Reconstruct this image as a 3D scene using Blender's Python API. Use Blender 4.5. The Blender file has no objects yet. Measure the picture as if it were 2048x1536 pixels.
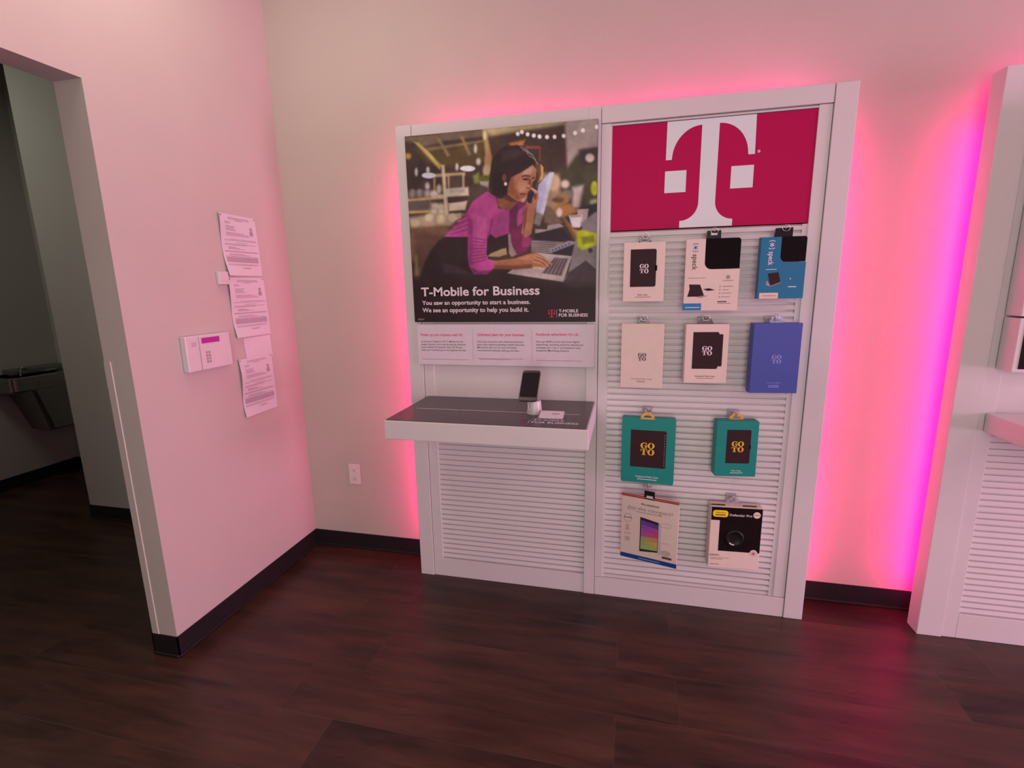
import bpy, bmesh, math, random
import numpy as np
from mathutils import Matrix, Vector
random.seed(4)
SC = bpy.context.scene
COL = SC.collection

# ------------------------------------------------------------------ camera, exposure, light
cam_d = bpy.data.cameras.new('camera')
cam = bpy.data.objects.new('camera', cam_d); COL.objects.link(cam)
Rv, Uv, Fv = Vector((0.973763, 0.226852, -0.017986)), Vector((-0.027041, 0.193825, 0.980663)), Vector((-0.225951, 0.954448, -0.194874))
M = Matrix.Identity(4)
for i in range(3):
    M[i][0], M[i][1], M[i][2] = Rv[i], Uv[i], -Fv[i]
M.translation = Vector((1.8216, -2.42464, 1.52483))
cam.matrix_world = M
cam_d.sensor_fit = 'HORIZONTAL'; cam_d.sensor_width = 36.0
cam_d.lens = 983.07 / 2048 * 36.0
cam_d.clip_start = 0.02; cam_d.clip_end = 60
SC.camera = cam
SC.view_settings.view_transform = 'Standard'
SC.view_settings.look = 'None'
SC.view_settings.gamma = 1.0
SC.view_settings.exposure = 0.0
SC.view_settings.use_curve_mapping = False

w = bpy.data.worlds.new('world'); SC.world = w; w.use_nodes = True
w.node_tree.nodes['Background'].inputs[0].default_value = (0.6, 0.7, 0.9, 1)
w.node_tree.nodes['Background'].inputs[1].default_value = 0.05

def area(name, loc, target, sx, sy, col, power, spread=180):
    L = bpy.data.lights.new(name, 'AREA'); L.shape = 'RECTANGLE'; L.size = sx; L.size_y = sy
    L.color = col; L.energy = power; L.spread = math.radians(spread)
    o = bpy.data.objects.new(name, L); COL.objects.link(o)
    o.location = loc
    d = Vector(target) - Vector(loc)
    o.rotation_euler = d.to_track_quat('-Z', 'Y').to_euler()
    return o
# daylight through the glazed shop front, behind and to the right of the camera
area('storefront_daylight', (2.1, -4.55, 1.5), (2.0, 0, 1.4), 1.9, 2.4, (1.0, 0.88, 0.82), 59)
# ceiling lamps
area('ceiling_lamp_light', (0.5, -1.05, 3.2), (0.5, -0.95, 0), 0.6, 0.6, (1.0, 0.86, 0.66), 10.5)
area('ceiling_lamp_light', (4.4, -3.2, 3.2), (4.4, -3.2, 0), 0.6, 0.6, (1.0, 0.78, 0.72), 14)
area('hall_lamp_light', (-2.25, -0.9, 3.1), (-2.25, -0.9, 0), 0.5, 0.5, (0.93, 1.0, 0.85), 8)
# added pink fill for the left wall, standing in for unseen lit displays
area('pink_fill_light', (6.9, -1.45, 1.1), (0, -1.1, 1.0), 1.8, 2.0, (1.0, 0.46, 0.72), 215)
LED_STRENGTH = 68

# ------------------------------------------------------------------ helpers
def s2l(c): return c / 12.92 if c <= 0.04045 else ((c + 0.055) / 1.055) ** 2.4
EF = (0.85, 0.62, 0.60)          # light that falls on the fixture, to turn seen colours into paint colours
def alb(r, g, b, E=EF):
    return tuple(min(0.93, max(0.003, s2l(v / 255) / e)) for v, e in zip((r, g, b), E))
MATS = {}
def mat(name, col, rough=0.5, spec=0.4, metal=0.0, noise=0.05, nscale=30.0, bump=0.0, bscale=200.0, emit=None, trans=0.0, coat=0.0):
    if name in MATS: return MATS[name]
    m = bpy.data.materials.new(name); m.use_nodes = True
    nt = m.node_tree; b = nt.nodes['Principled BSDF']
    tc = nt.nodes.new('ShaderNodeTexCoord')
    n = nt.nodes.new('ShaderNodeTexNoise'); n.inputs['Scale'].default_value = nscale; n.inputs['Detail'].default_value = 4
    nt.links.new(tc.outputs['Object'], n.inputs['Vector'])
    r = nt.nodes.new('ShaderNodeValToRGB')
    r.color_ramp.elements[0].position = 0.3; r.color_ramp.elements[1].position = 0.7
    r.color_ramp.elements[0].color = tuple(c * (1 - noise) for c in col) + (1,)
    r.color_ramp.elements[1].color = tuple(min(1, c * (1 + noise)) for c in col) + (1,)
    nt.links.new(n.outputs['Fac'], r.inputs['Fac'])
    nt.links.new(r.outputs['Color'], b.inputs['Base Color'])
    b.inputs['Roughness'].default_value = rough
    b.inputs['Specular IOR Level'].default_value = spec
    b.inputs['Metallic'].default_value = metal
    b.inputs['Transmission Weight'].default_value = trans
    b.inputs['Coat Weight'].default_value = coat
    if emit:
        b.inputs['Emission Color'].default_value = emit[0] + (1,); b.inputs['Emission Strength'].default_value = emit[1]
    if bump:
        n2 = nt.nodes.new('ShaderNodeTexNoise'); n2.inputs['Scale'].default_value = bscale; n2.inputs['Detail'].default_value = 3
        nt.links.new(tc.outputs['Object'], n2.inputs['Vector'])
        bp = nt.nodes.new('ShaderNodeBump'); bp.inputs['Strength'].default_value = bump; bp.inputs['Distance'].default_value = 0.002
        nt.links.new(n2.outputs['Fac'], bp.inputs['Height']); nt.links.new(bp.outputs['Normal'], b.inputs['Normal'])
    MATS[name] = m; return m

def front(x, y):            # a print frame: u right, v up, d out of the surface, for faces that look towards -y
    return lambda u, v, d=0.0: (u, y - d, v)

class MB:
    def __init__(s): s.v = []; s.f = []; s.m = []; s.mats = []; s.sm = []
    def mi(s, m):
        if m not in s.mats: s.mats.append(m)
        return s.mats.index(m)
    def add(s, vs, fs, m, smooth=False):
        o = len(s.v); k = s.mi(m)
        s.v += [tuple(v) for v in vs]
        for f in fs: s.f.append(tuple(i + o for i in f)); s.m.append(k); s.sm.append(smooth)
        return s
    def box(s, x0, x1, y0, y1, z0, z1, m, bev=0.0, seg=2, mtx=None):
        bm = bmesh.new(); bmesh.ops.create_cube(bm, size=1)
        for v in bm.verts:
            v.co = Vector(((x0 + x1) / 2 + v.co.x * (x1 - x0), (y0 + y1) / 2 + v.co.y * (y1 - y0), (z0 + z1) / 2 + v.co.z * (z1 - z0)))
        if bev > 0: bmesh.ops.bevel(bm, geom=bm.edges[:], offset=bev, segments=seg, profile=0.5, affect='EDGES')
        if mtx is not None: bmesh.ops.transform(bm, matrix=mtx, verts=bm.verts[:])
        bm.verts.index_update()
        s.add([v.co[:] for v in bm.verts], [[v.index for v in f.verts] for f in bm.faces], m)
        bm.free(); return s
    def poly(s, fr, pts, m, d=0.0):
        s.add([fr(u, v, d) for u, v in pts], [list(range(len(pts)))], m); return s
    def rect(s, fr, u0, u1, v0, v1, m, d=0.0004): return s.poly(fr, [(u0, v0), (u1, v0), (u1, v1), (u0, v1)], m, d)
    def ell(s, fr, c, ru, rv, m, d=0.0004, n=28): return s.poly(fr, [(c[0] + ru * math.cos(i * 2 * math.pi / n), c[1] + rv * math.sin(i * 2 * math.pi / n)) for i in range(n)], m, d)
    def ring(s, fr, c, ro, ri, m, d=0.0004, a0=0, a1=360, n=28):   # ro, ri: (ru, rv)
        vs = []; fs = []
        for i in range(n + 1):
            a = math.radians(a0 + (a1 - a0) * i / n)
            vs.append(fr(c[0] + ro[0] * math.cos(a), c[1] + ro[1] * math.sin(a), d)); vs.append(fr(c[0] + ri[0] * math.cos(a), c[1] + ri[1] * math.sin(a), d))
        for i in range(n): fs.append((2 * i, 2 * i + 1, 2 * i + 3, 2 * i + 2))
        s.add(vs, fs, m); return s
    def prism(s, fr, pts, d0, d1, m):
        n = len(pts)
        vs = [fr(u, v, d0) for u, v in pts] + [fr(u, v, d1) for u, v in pts]
        s.add(vs, [list(range(n))[::-1], list(range(n, 2 * n))] + [(i, (i + 1) % n, n + (i + 1) % n, n + i) for i in range(n)], m); return s
    def lathe(s, c, prof, m, n=28, smooth=True, axis='z'):
        vs = []; fs = []
        for r, z in prof:
            for i in range(n):
                a = i * 2 * math.pi / n
                if axis == 'z': vs.append((c[0] + r * math.cos(a), c[1] + r * math.sin(a), c[2] + z))
                else: vs.append((c[0] + r * math.cos(a), c[1] - z, c[2] + r * math.sin(a)))
        for k in range(len(prof) - 1):
            for i in range(n):
                j = (i + 1) % n; fs.append((k * n + i, k * n + j, (k + 1) * n + j, (k + 1) * n + i))
        s.add(vs, fs, m, smooth)
        s.add([vs[i] for i in range(n)], [list(range(n))[::-1]], m); s.add([vs[(len(prof) - 1) * n + i] for i in range(n)], [list(range(n))], m)
        return s
    def tube(s, pts, r, m, n=8, closed=False):
        P = [Vector(p) for p in pts]; vs = []; fs = []; N = len(P)
        for i, p in enumerate(P):
            a = P[(i - 1) % N] if (closed or i > 0) else p; b = P[(i + 1) % N] if (closed or i < N - 1) else p
            t = (b - a).normalized(); up = Vector((0, 0, 1)) if abs(t.z) < 0.9 else Vector((1, 0, 0))
            e1 = t.cross(up).normalized(); e2 = t.cross(e1)
            for k in range(n):
                an = k * 2 * math.pi / n; vs.append(p + r * (math.cos(an) * e1 + math.sin(an) * e2))
        for i in range(N if closed else N - 1):
            j = (i + 1) % N
            for k in range(n):
                l = (k + 1) % n; fs.append((i * n + k, i * n + l, j * n + l, j * n + k))
        if not closed: fs += [list(range(n))[::-1], [(N - 1) * n + k for k in range(n)]]
        s.add(vs, fs, m, True); return s
    def text(s, fr, txt, u0, u1, v0, v1, m, d=0.0005, bold=0.0, vertical=False):
        # letters as flat faces, fitted to the box; v0..v1 spans baseline to ascender
        cu = bpy.data.curves.new('t', 'FONT'); cu.body = txt; cu.offset = bold; cu.resolution_u = 3; cu.size = 1
        ob = bpy.data.objects.new('t', cu); COL.objects.link(ob)
        dg = bpy.context.evaluated_depsgraph_get(); me = ob.evaluated_get(dg).to_mesh()
        vs = [v.co.copy() for v in me.vertices]; fs = [list(p.vertices) for p in me.polygons]
        ob.evaluated_get(dg).to_mesh_clear(); bpy.data.objects.remove(ob); bpy.data.curves.remove(cu)
        xa = min(v.x for v in vs); xb = max(v.x for v in vs)
        H = 0.73
        if vertical:     # reads top to bottom
            vs2 = [fr(u0 + v.y / H * (u1 - u0), v1 - (v.x - xa) / (xb - xa) * (v1 - v0), d) for v in vs]
            s.add(vs2, fs, m)
        else:
            vs2 = [fr(u0 + (v.x - xa) / (xb - xa) * (u1 - u0), v0 + v.y / H * (v1 - v0), d) for v in vs]
            s.add(vs2, fs, m)
        return s
    def goto(s, fr, cu, cv, W, H, m, d=0.0006):   # stacked slab-serif GO / TO
        w2 = W * 0.5; h = H * 0.47
        def O(c): s.ring(fr, c, (w2 * 0.5, h * 0.52), (w2 * 0.20, h * 0.43), m, d)
        vt, vb = cv + H * 0.26, cv - H * 0.26
        O((cu + w2 * 0.5, vt)); O((cu + w2 * 0.5, vb))
        g = (cu - w2 * 0.52, vt)
        s.ring(fr, g, (w2 * 0.5, h * 0.52), (w2 * 0.20, h * 0.43), m, d, 48, 330)
        gx = g[0]
        s.rect(fr, gx + w2 * .14, gx + w2 * .42, g[1] - h * .47, g[1] - h * .02, m, d); s.rect(fr, gx + w2 * .02, gx + w2 * .52, g[1] - h * .06, g[1] + h * .04, m, d)
        s.rect(fr, gx + w2 * .30, gx + w2 * .40, g[1] + h * .14, g[1] + h * .5, m, d)
        t = (cu - w2 * 0.52, vb)
        s.rect(fr, t[0] - w2 * .14, t[0] + w2 * .14, t[1] - h * .5, t[1] + h * .5, m, d); s.rect(fr, t[0] - w2 * .47, t[0] + w2 * .47, t[1] + h * .40, t[1] + h * .5, m, d)
        for q in (-1, 1): s.rect(fr, t[0] + q * w2 * .42 - w2 * .05, t[0] + q * w2 * .42 + w2 * .05, t[1] + h * .14, t[1] + h * .5, m, d)
        s.rect(fr, t[0] - w2 * .28, t[0] + w2 * .28, t[1] - h * .5, t[1] - h * .41, m, d)
        return s
    def build(s, name, parent=None, origin=(0, 0, 0)):
        me = bpy.data.meshes.new(name)
        o = Vector(origin)
        me.from_pydata([tuple(Vector(v) - o) for v in s.v], [], s.f)
        for m in s.mats: me.materials.append(m)
        me.polygons.foreach_set('material_index', s.m); me.polygons.foreach_set('use_smooth', s.sm)
        me.validate(); me.update()
        ob = bpy.data.objects.new(name, me); COL.objects.link(ob)
        if parent is not None: ob.parent = parent
        else: ob.location = origin
        return ob

def tag(o, label, cat, group=None):
    o['label'] = label; o['category'] = cat
    if group: o['group'] = group
    return o
def thing(name, label, cat, loc=(0, 0, 0), rz=0.0, group=None):
    o = bpy.data.objects.new(name, None); COL.objects.link(o); o.empty_display_size = 0.05
    o.location = loc; o.rotation_euler = (0, 0, rz)
    return tag(o, label, cat, group)
def struct(o): o['kind'] = 'structure'; return o

# ------------------------------------------------------------------ materials
WALL = mat('painted_drywall', (0.51, 0.472, 0.43), 0.75, 0.25, noise=0.02, nscale=3, bump=0.12, bscale=260)
LWALL = WALL
CEIL = mat('ceiling_paint', (0.6, 0.58, 0.55), 0.9, 0.2)
RUBBER = mat('black_rubber_base', (0.012, 0.010, 0.012), 0.5, 0.35)
LAM = mat('white_laminate', (0.62, 0.61, 0.615), 0.38, 0.45, noise=0.015, nscale=5)
DARKLAM = mat('charcoal_laminate', alb(66, 48, 51), 0.3, 0.3)
PAPER = mat('white_card', alb(205, 166, 156), 0.55, 0.3, noise=0.02)
PAPER2 = mat('bright_white_card', alb(196, 164, 170), 0.5, 0.3, noise=0.02)
BLACKP = mat('black_print', alb(52, 31, 33), 0.5, 0.06)
INK = mat('dark_ink', alb(84, 58, 58), 0.6, 0.2)
GREYINK = mat('grey_ink', alb(150, 116, 112), 0.6, 0.2)
WHITEINK = mat('white_ink', alb(205, 172, 176), 0.6, 0.2)
PINKINK = mat('pink_ink', alb(196, 60, 98), 0.6, 0.2)
MAGENTA = mat('magenta_print', alb(160, 2, 62), 0.5, 0.12, noise=0.02, nscale=2)
TWHITE = mat('sign_white', alb(196, 180, 180), 0.4, 0.4, noise=0.01)
WPLAST = mat('white_plastic', (0.62, 0.6, 0.6), 0.35, 0.5, noise=0.01)
GPLAST = mat('grey_plastic', (0.33, 0.31, 0.31), 0.4, 0.5)
CLEAR = mat('clear_plastic', (0.8, 0.8, 0.82), 0.12, 0.5, trans=0.75)
SMOKE = mat('smoky_plastic', (0.22, 0.2, 0.23), 0.2, 0.5, trans=0.35)
STEEL = mat('chrome_wire', (0.75, 0.73, 0.73), 0.2, 0.5, metal=1.0)
STAIN = mat('stainless_steel', (0.36, 0.35, 0.33), 0.28, 0.5, metal=1.0, bump=0.05)
BLKPL = mat('black_plastic', (0.010, 0.009, 0.010), 0.4, 0.2)
FABRIC = mat('black_case_fabric', (0.008, 0.006, 0.007), 0.7, 0.06, bump=0.2, bscale=900)
GLASSBLK = mat('black_glass', (0.006, 0.005, 0.006), 0.08, 0.5)
TOPLED = mat('led_strip_top', (0.9, 0.3, 0.6), 0.5, 0.2, emit=((1.0, 0.0, 0.30), LED_STRENGTH * 0.8))
LEDM = mat('led_strip', (0.9, 0.3, 0.6), 0.5, 0.2, emit=((1.0, 0.0, 0.225), LED_STRENGTH))

def floor_material():
    m = bpy.data.materials.new('wood_plank_vinyl'); m.use_nodes = True; nt = m.node_tree; b = nt.nodes['Principled BSDF']
    N = nt.nodes.new; L = nt.links.new
    tc = N('ShaderNodeTexCoord')
    mp = N('ShaderNodeMapping'); mp.inputs['Location'].default_value = (0.40, 0.188, 0); L(tc.outputs['Object'], mp.inputs['Vector'])
    br = N('ShaderNodeTexBrick'); br.offset = 0.184; br.offset_frequency = 2; br.squash = 1.0
    br.inputs['Scale'].default_value = 1; br.inputs['Mortar Size'].default_value = 0.0012; br.inputs['Mortar Smooth'].default_value = 0.3
    br.inputs['Brick Width'].default_value = 1.22; br.inputs['Row Height'].default_value = 0.23; br.inputs['Bias'].default_value = 0
    br.inputs['Color1'].default_value = (0.0, 0.0, 0.0, 1); br.inputs['Color2'].default_value = (1, 1, 1, 1); br.inputs['Mortar'].default_value = (0.5, 0.5, 0.5, 1)
    L(mp.outputs['Vector'], br.inputs['Vector'])
    # long grain
    sc = N('ShaderNodeMapping'); sc.inputs['Scale'].default_value = (1.6, 14, 1); L(tc.outputs['Object'], sc.inputs['Vector'])
    off = N('ShaderNodeVectorMath'); off.operation = 'MULTIPLY_ADD'; off.inputs[1].default_value = (7, 3, 5)
    L(br.outputs['Color'], off.inputs[0]); L(sc.outputs['Vector'], off.inputs[2])
    g = N('ShaderNodeTexNoise'); g.inputs['Scale'].default_value = 1.5; g.inputs['Detail'].default_value = 7; g.inputs['Roughness'].default_value = 0.62; g.inputs['Distortion'].default_value = 0.6
    L(off.outputs[0], g.inputs['Vector'])
    blot = N('ShaderNodeTexNoise'); blot.inputs['Scale'].default_value = 2.2; blot.inputs['Detail'].default_value = 3
    bm_ = N('ShaderNodeMapping'); bm_.inputs['Scale'].default_value = (1, 3, 1); L(off.outputs[0], bm_.inputs['Vector'])
    bm_.inputs['Scale'].default_value = (0.7, 0.35, 1); L(bm_.outputs['Vector'], blot.inputs['Vector'])
    mx = N('ShaderNodeMath'); mx.operation = 'MULTIPLY_ADD'; mx.inputs[1].default_value = 0.55; L(g.outputs['Fac'], mx.inputs[0])
    m2 = N('ShaderNodeMath'); m2.operation = 'MULTIPLY'; m2.inputs[1].default_value = 0.45; L(blot.outputs['Fac'], m2.inputs[0]); L(m2.outputs[0], mx.inputs[2])
    m3 = N('ShaderNodeMath'); m3.operation = 'MULTIPLY_ADD'; m3.inputs[1].default_value = 0.10; L(br.outputs['Color'], m3.inputs[0]); L(mx.outputs[0], m3.inputs[2])
    rp = N('ShaderNodeValToRGB'); e = rp.color_ramp.elements
    e[0].position = 0.38; e[0].color = (0.015, 0.006, 0.0045, 1); e[1].position = 0.72; e[1].color = (0.078, 0.032, 0.022, 1)
    L(m3.outputs[0], rp.inputs['Fac'])
    seam = N('ShaderNodeMixRGB'); seam.blend_type = 'MIX'; seam.inputs[2].default_value = (0.10, 0.07, 0.055, 1)
    sf = N('ShaderNodeMath'); sf.operation = 'MULTIPLY'; sf.inputs[1].default_value = 0.45; L(br.outputs['Fac'], sf.inputs[0]); L(sf.outputs[0], seam.inputs[0])
    L(rp.outputs['Color'], seam.inputs[1]); L(seam.outputs[0], b.inputs['Base Color'])
    rr = N('ShaderNodeMapRange'); rr.inputs['To Min'].default_value = 0.27; rr.inputs['To Max'].default_value = 0.42; L(g.outputs['Fac'], rr.inputs['Value']); L(rr.outputs[0], b.inputs['Roughness'])
    b.inputs['Specular IOR Level'].default_value = 0.42
    bp = N('ShaderNodeBump'); bp.inputs['Strength'].default_value = 0.12; bp.inputs['Distance'].default_value = 0.003
    L(g.outputs['Fac'], bp.inputs['Height']); L(bp.outputs['Normal'], b.inputs['Normal'])
    return m
FLOOR = floor_material()

# ------------------------------------------------------------------ the setting
D = 0.18; LW = 0.968; TW = 0.124; HB = 0.0955; HD = 2.2426; ZC = 3.3
struct(MB().box(-3.2, 7.1, -4.8, 1.0, -0.1, 0, FLOOR).build('floor'))
struct(MB().box(-3.2, 7.1, -4.8, 1.0, ZC, ZC + 0.1, CEIL).build('ceiling'))
struct(MB().box(-1.77, 7.1, 0, 0.12, 0, ZC, WALL).build('wall_back'))
struct(MB().box(-TW, 0, -LW, 0, 0, ZC, LWALL).box(-TW, 0, -1.95, -LW, HD, ZC, LWALL).box(-TW, 0, -4.7, -1.95, 0, ZC, LWALL).build('wall_left'))
struct(MB().box(-3.085, -2.965, -4.7, 0.9, 0, ZC, WALL).build('wall_hall'))
struct(MB().box(-2.965, -1.0, 0.78, 0.9, 0, ZC, WALL).build('wall_hall_end'))
struct(MB().box(7.0, 7.1, -4.7, 0, 0, ZC, WALL).build('wall_right'))
# shop front: piers and header round the glazed doors behind the camera
struct(MB().box(-3.1, 1.1, -4.8, -4.7, 0, ZC, WALL).box(3.6, 7.1, -4.8, -4.7, 0, ZC, WALL).box(1.1, 3.6, -4.8, -4.7, 2.75, ZC, WALL).box(1.1, 3.6, -4.8, -4.7, 0, 0.25, WALL).build('wall_front'))
wf = MB()
for k in range(3): wf.box(1.1 + k * 1.23, 1.14 + k * 1.23, -4.78, -4.72, 0.25, 2.75, BLKPL)
wf.box(1.1, 3.6, -4.78, -4.72, 0.25, 0.3, BLKPL).box(1.1, 3.6, -4.78, -4.72, 2.7, 2.75, BLKPL)
struct(wf.build('window_1'))
def base_run(mb, x0, x1, y0, y1, nx, ny):
    mb.box(x0 + min(0, nx) * 0.005, x1 + max(0, nx) * 0.005, y0 + min(0, ny) * 0.005, y1 + max(0, ny) * 0.005, 0, HB, RUBBER)
    mb.box(x0 + min(0, nx) * 0.013, x1 + max(0, nx) * 0.013, y0 + min(0, ny) * 0.013, y1 + max(0, ny) * 0.013, 0, 0.012, RUBBER, 0.004)
b = MB(); base_run(b, 0, 0, -LW - 0.005, -0.005, 1, 0); base_run(b, -TW - 0.005, 0.005, -LW, -LW, 0, -1); base_run(b, -TW, -TW, -LW - 0.005, 0, -1, 0)
struct(b.build('baseboard_left'))
b = MB(); base_run(b, 0.0, 7.0, 0, 0, 0, -1); base_run(b, -1.77, -TW - 0.006, 0, 0, 0, -1); base_run(b, -1.77, -1.77, -0.005, 0.12, -1, 0)
struct(b.build('baseboard_back'))
b = MB(); base_run(b, -2.965, -2.965, -4.7, 0.775, 1, 0); base_run(b, -2.965, -1.8, 0.78, 0.78, 0, -1)
struct(b.build('baseboard_hall'))
# corner guard on the doorway jamb
g = MB(); zg0, zg1 = HB, 1.27
g.box(-TW - 0.002, -TW + 0.028, -LW - 0.0018, -LW, zg0, zg1, WALL); g.box(-TW - 0.002, -TW, -LW, -LW + 0.03, zg0, zg1, WALL)
g.box(-TW + 0.028, -TW + 0.0312, -LW - 0.0022, -LW, zg0, zg1, mat('guard_edge', (0.85, 0.8, 0.78), 0.3, 0.5))
tag(g.build('corner_guard', None, (-TW, -LW, zg0)), 'pale corner guard strip on the doorway jamb, lower half', 'corner guard')

# ------------------------------------------------------------------ display fixtures
XL, XM, XR, ZT = 0.7646, 1.6926, 2.6357, 2.25
YF, YB = -D, -0.102
def slat_panel(x0, x1, z0, z1, depth, pitch, zoff):
    # horizontal slats: each face slopes a little, with an open groove under its lip
    mb = MB(); pts = []
    z = zoff
    while z > z0: z -= pitch
    prof = []
    while z < z1 + pitch:
        for dz, dy in ((0.0, 0.013), (0.0002, 0.0), (pitch * 0.62, 0.004), (pitch * 0.66, 0.013)):
            prof.append((z + dz, dy))
        z += pitch
    prof = [(zz, dy) for zz, dy in prof if z0 <= zz <= z1]
    prof = [(z0, 0.005)] + prof + [(z1, 0.005)]
    vs = []
    for zz, dy in prof: vs += [(x0, YF + depth + dy, zz), (x1, YF + depth + dy, zz)]
    fs = [(2 * i, 2 * i + 1, 2 * i + 3, 2 * i + 2) for i in range(len(prof) - 1)]
    mb.add(vs, fs, LAM)
    mb.box(x0, x1, YF + depth + 0.016, YB - 0.004, z0, z1, LAM)
    return mb
def frame_strips(mb, parts, bev=0.0015):
    for x0, x1, z0, z1, dy in parts: mb.box(x0, x1, YF + dy, YB, z0, z1, LAM, bev, 1)
    return mb
def led_box(root, org, x0, x1, left, right):
    sx0, sx1 = x0 + (0.062 if left else 0), x1 - (0.062 if right else 0)
    zt = 2.17
    m = MB().box(sx0, sx1, YB, -0.012, 0.0, zt, LAM); m.build('standoff', root, org)
    def strip(a, b_, c, d_, e, f, m=LEDM): MB().box(a, b_, c, d_, e, f, m).build('light_strip', root, org)
    ym = -0.062
    if left:
        strip(x0 + 0.026, x0 + 0.038, YB, YB + 0.004, 0.12, 2.12)
    if right:
        strip(x1 - 0.038, x1 - 0.026, YB, YB + 0.004, 0.12, 2.12)
    strip(sx0 + 0.03, sx1 - 0.03, ym - 0.006, ym + 0.006, zt, zt + 0.004, TOPLED)

# left module: louvred base, shelf
o1 = (1.23, -0.1, 0.0)
fx1 = thing('display_fixture', 'white display wall fixture with a charcoal-topped shelf and louvred base, holding the poster', 'display fixture', o1)
st = frame_strips(MB(), [(XL, 0.839, 0, ZT, 0)]); st.build('side_stile', fx1, o1)
fr1 = frame_strips(MB(), [(0.841, 0.893, 0, 2.181, 0.006), (1.640, XM - 0.001, 0, ZT, 0.002), (0.893, 1.640, 0, 0.103, 0.006), (0.841, 1.640, 2.183, ZT, 0.002)])
fr1.build('frame', fx1, o1)
MB().box(0.893, 1.640, YF + 0.012, YB, 0.918, 2.181, LAM).build('back_panel', fx1, o1)
slat_panel(0.893, 1.640, 0.103, 0.918, 0.008, 0.0276, 0.114).build('louver_panel', fx1, o1)
sh = MB(); SX0, SX1, SZ = 0.853, 1.690, 0.9943; SY = -0.640
sh.box(SX0, SX1, SY, YF + 0.001, SZ - 0.082, SZ - 0.0025, LAM, 0.003)
shelf = sh.build('shelf', fx1, o1)
tp = MB(); tp.box(SX0 + 0.005, SX1 - 0.010, SY + 0.008, YF - 0.001, SZ - 0.003, SZ, DARKLAM)
fs_ = lambda u, v, d=0.0: (u, v, SZ + d)
tp.rect(fs_, 0.905, 1.637, -0.433, -0.427, WHITEINK)
PINKL = mat('logo_red', alb(150, 24, 44), 0.4, 0.4)
tp.rect(fs_, 1.411, 1.438, -0.556, -0.549, PINKL); tp.rect(fs_, 1.421, 1.428, -0.586, -0.549, PINKL); tp.rect(fs_, 1.416, 1.433, -0.588, -0.583, PINKL)
tp.rect(fs_, 1.411, 1.414, -0.566, -0.549, PINKL); tp.rect(fs_, 1.435, 1.438, -0.566, -0.549, PINKL); tp.rect(fs_, 1.411, 1.417, -0.577, -0.571, PINKL); tp.rect(fs_, 1.432, 1.438, -0.577, -0.571, PINKL)
tp.rect(fs_, 1.447, 1.449, -0.588, -0.545, WHITEINK)
tp.text(fs_, 'FOR BUSINESS', 1.460, 1.645, -0.583, -0.557, WHITEINK, bold=0.02); tp.text(fs_, 'T-MOBILE', 1.460, 1.585, -0.546, -0.522, WHITEINK, bold=0.02)
tp.build('shelf_top', shelf, o1)
led_box(fx1, o1, XL, XM, True, False)

# right module: slatwall under a magenta sign panel
o2 = (2.16, -0.1, 0.0)
fx2 = thing('display_fixture', 'white slatwall display fixture under the magenta T sign, hung with boxed cases', 'display fixture', o2)
frame_strips(MB(), [(2.558, XR, 0, ZT, 0)]).build('side_stile', fx2, o2)
fr2 = frame_strips(MB(), [(XM + 0.001, 1.732, 0.098, 2.181, 0.006), (2.508, 2.556, 0.098, 2.181, 0.006), (XM + 0.001, 2.556, 0, 0.096, 0.003), (XM + 0.001, 2.556, 2.183, ZT, 0.002)])
fr2.box(1.732, 1.738, YF + 0.010, YB, 0.098, 2.181, LAM).box(2.489, 2.508, YF + 0.010, YB, 0.098, 1.748, LAM)
fr2.build('frame', fx2, o2)
slat_panel(1.738, 2.489, 0.098, 1.748, 0.009, 0.0286, 0.124).build('slat_panel', fx2, o2)
sg = MB(); ysg = YF + 0.009
sg.box(1.738, 2.512, ysg, YB, 1.752, 2.168, MAGENTA)
f2 = front(0, ysg)
def arc(cu, cv, ru, rv, a0, a1, n=14): return [(cu + ru * math.cos(math.radians(a0 + (a1 - a0) * i / n)), cv + rv * math.sin(math.radians(a0 + (a1 - a0) * i / n))) for i in range(n + 1)]
TP = [(1.957, 2.168), (1.956, 2.022), (1.979, 2.022)] + arc(2.091, 2.022, 0.111, 0.124, 178, 90) + [(2.091, 1.850)] + arc(2.020, 1.850, 0.071, 0.070, 0, -90, 10) + [(2.020, 1.753), (2.226, 1.753), (2.226, 1.780)] + arc(2.226, 1.850, 0.070, 0.070, 270, 180, 10) + [(2.157, 2.146)] + arc(2.157, 2.022, 0.112, 0.125, 90, 2) + [(2.270, 2.022), (2.294, 2.022), (2.291, 2.168)]
sg.poly(f2, TP, TWHITE, 0.0006)
sg.rect(f2, 1.955, 2.039, 1.894, 1.979, TWHITE); sg.rect(f2, 2.210, 2.294, 1.897, 1.982, TWHITE)
sg.ring(f2, (2.308, 2.031), (0.005, 0.005), (0.0022, 0.0022), TWHITE)
sg.build('sign_panel', fx2, o2)
MB().box(1.738, 2.508, YF + 0.004, YB, 2.1705, 2.1745, LAM).box(1.738, 2.508, YF + 0.014, YB, 2.1765, 2.181, LAM).build('sign_rail', fx2, o2)
led_box(fx2, o2, XM, XR, False, True)

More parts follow.
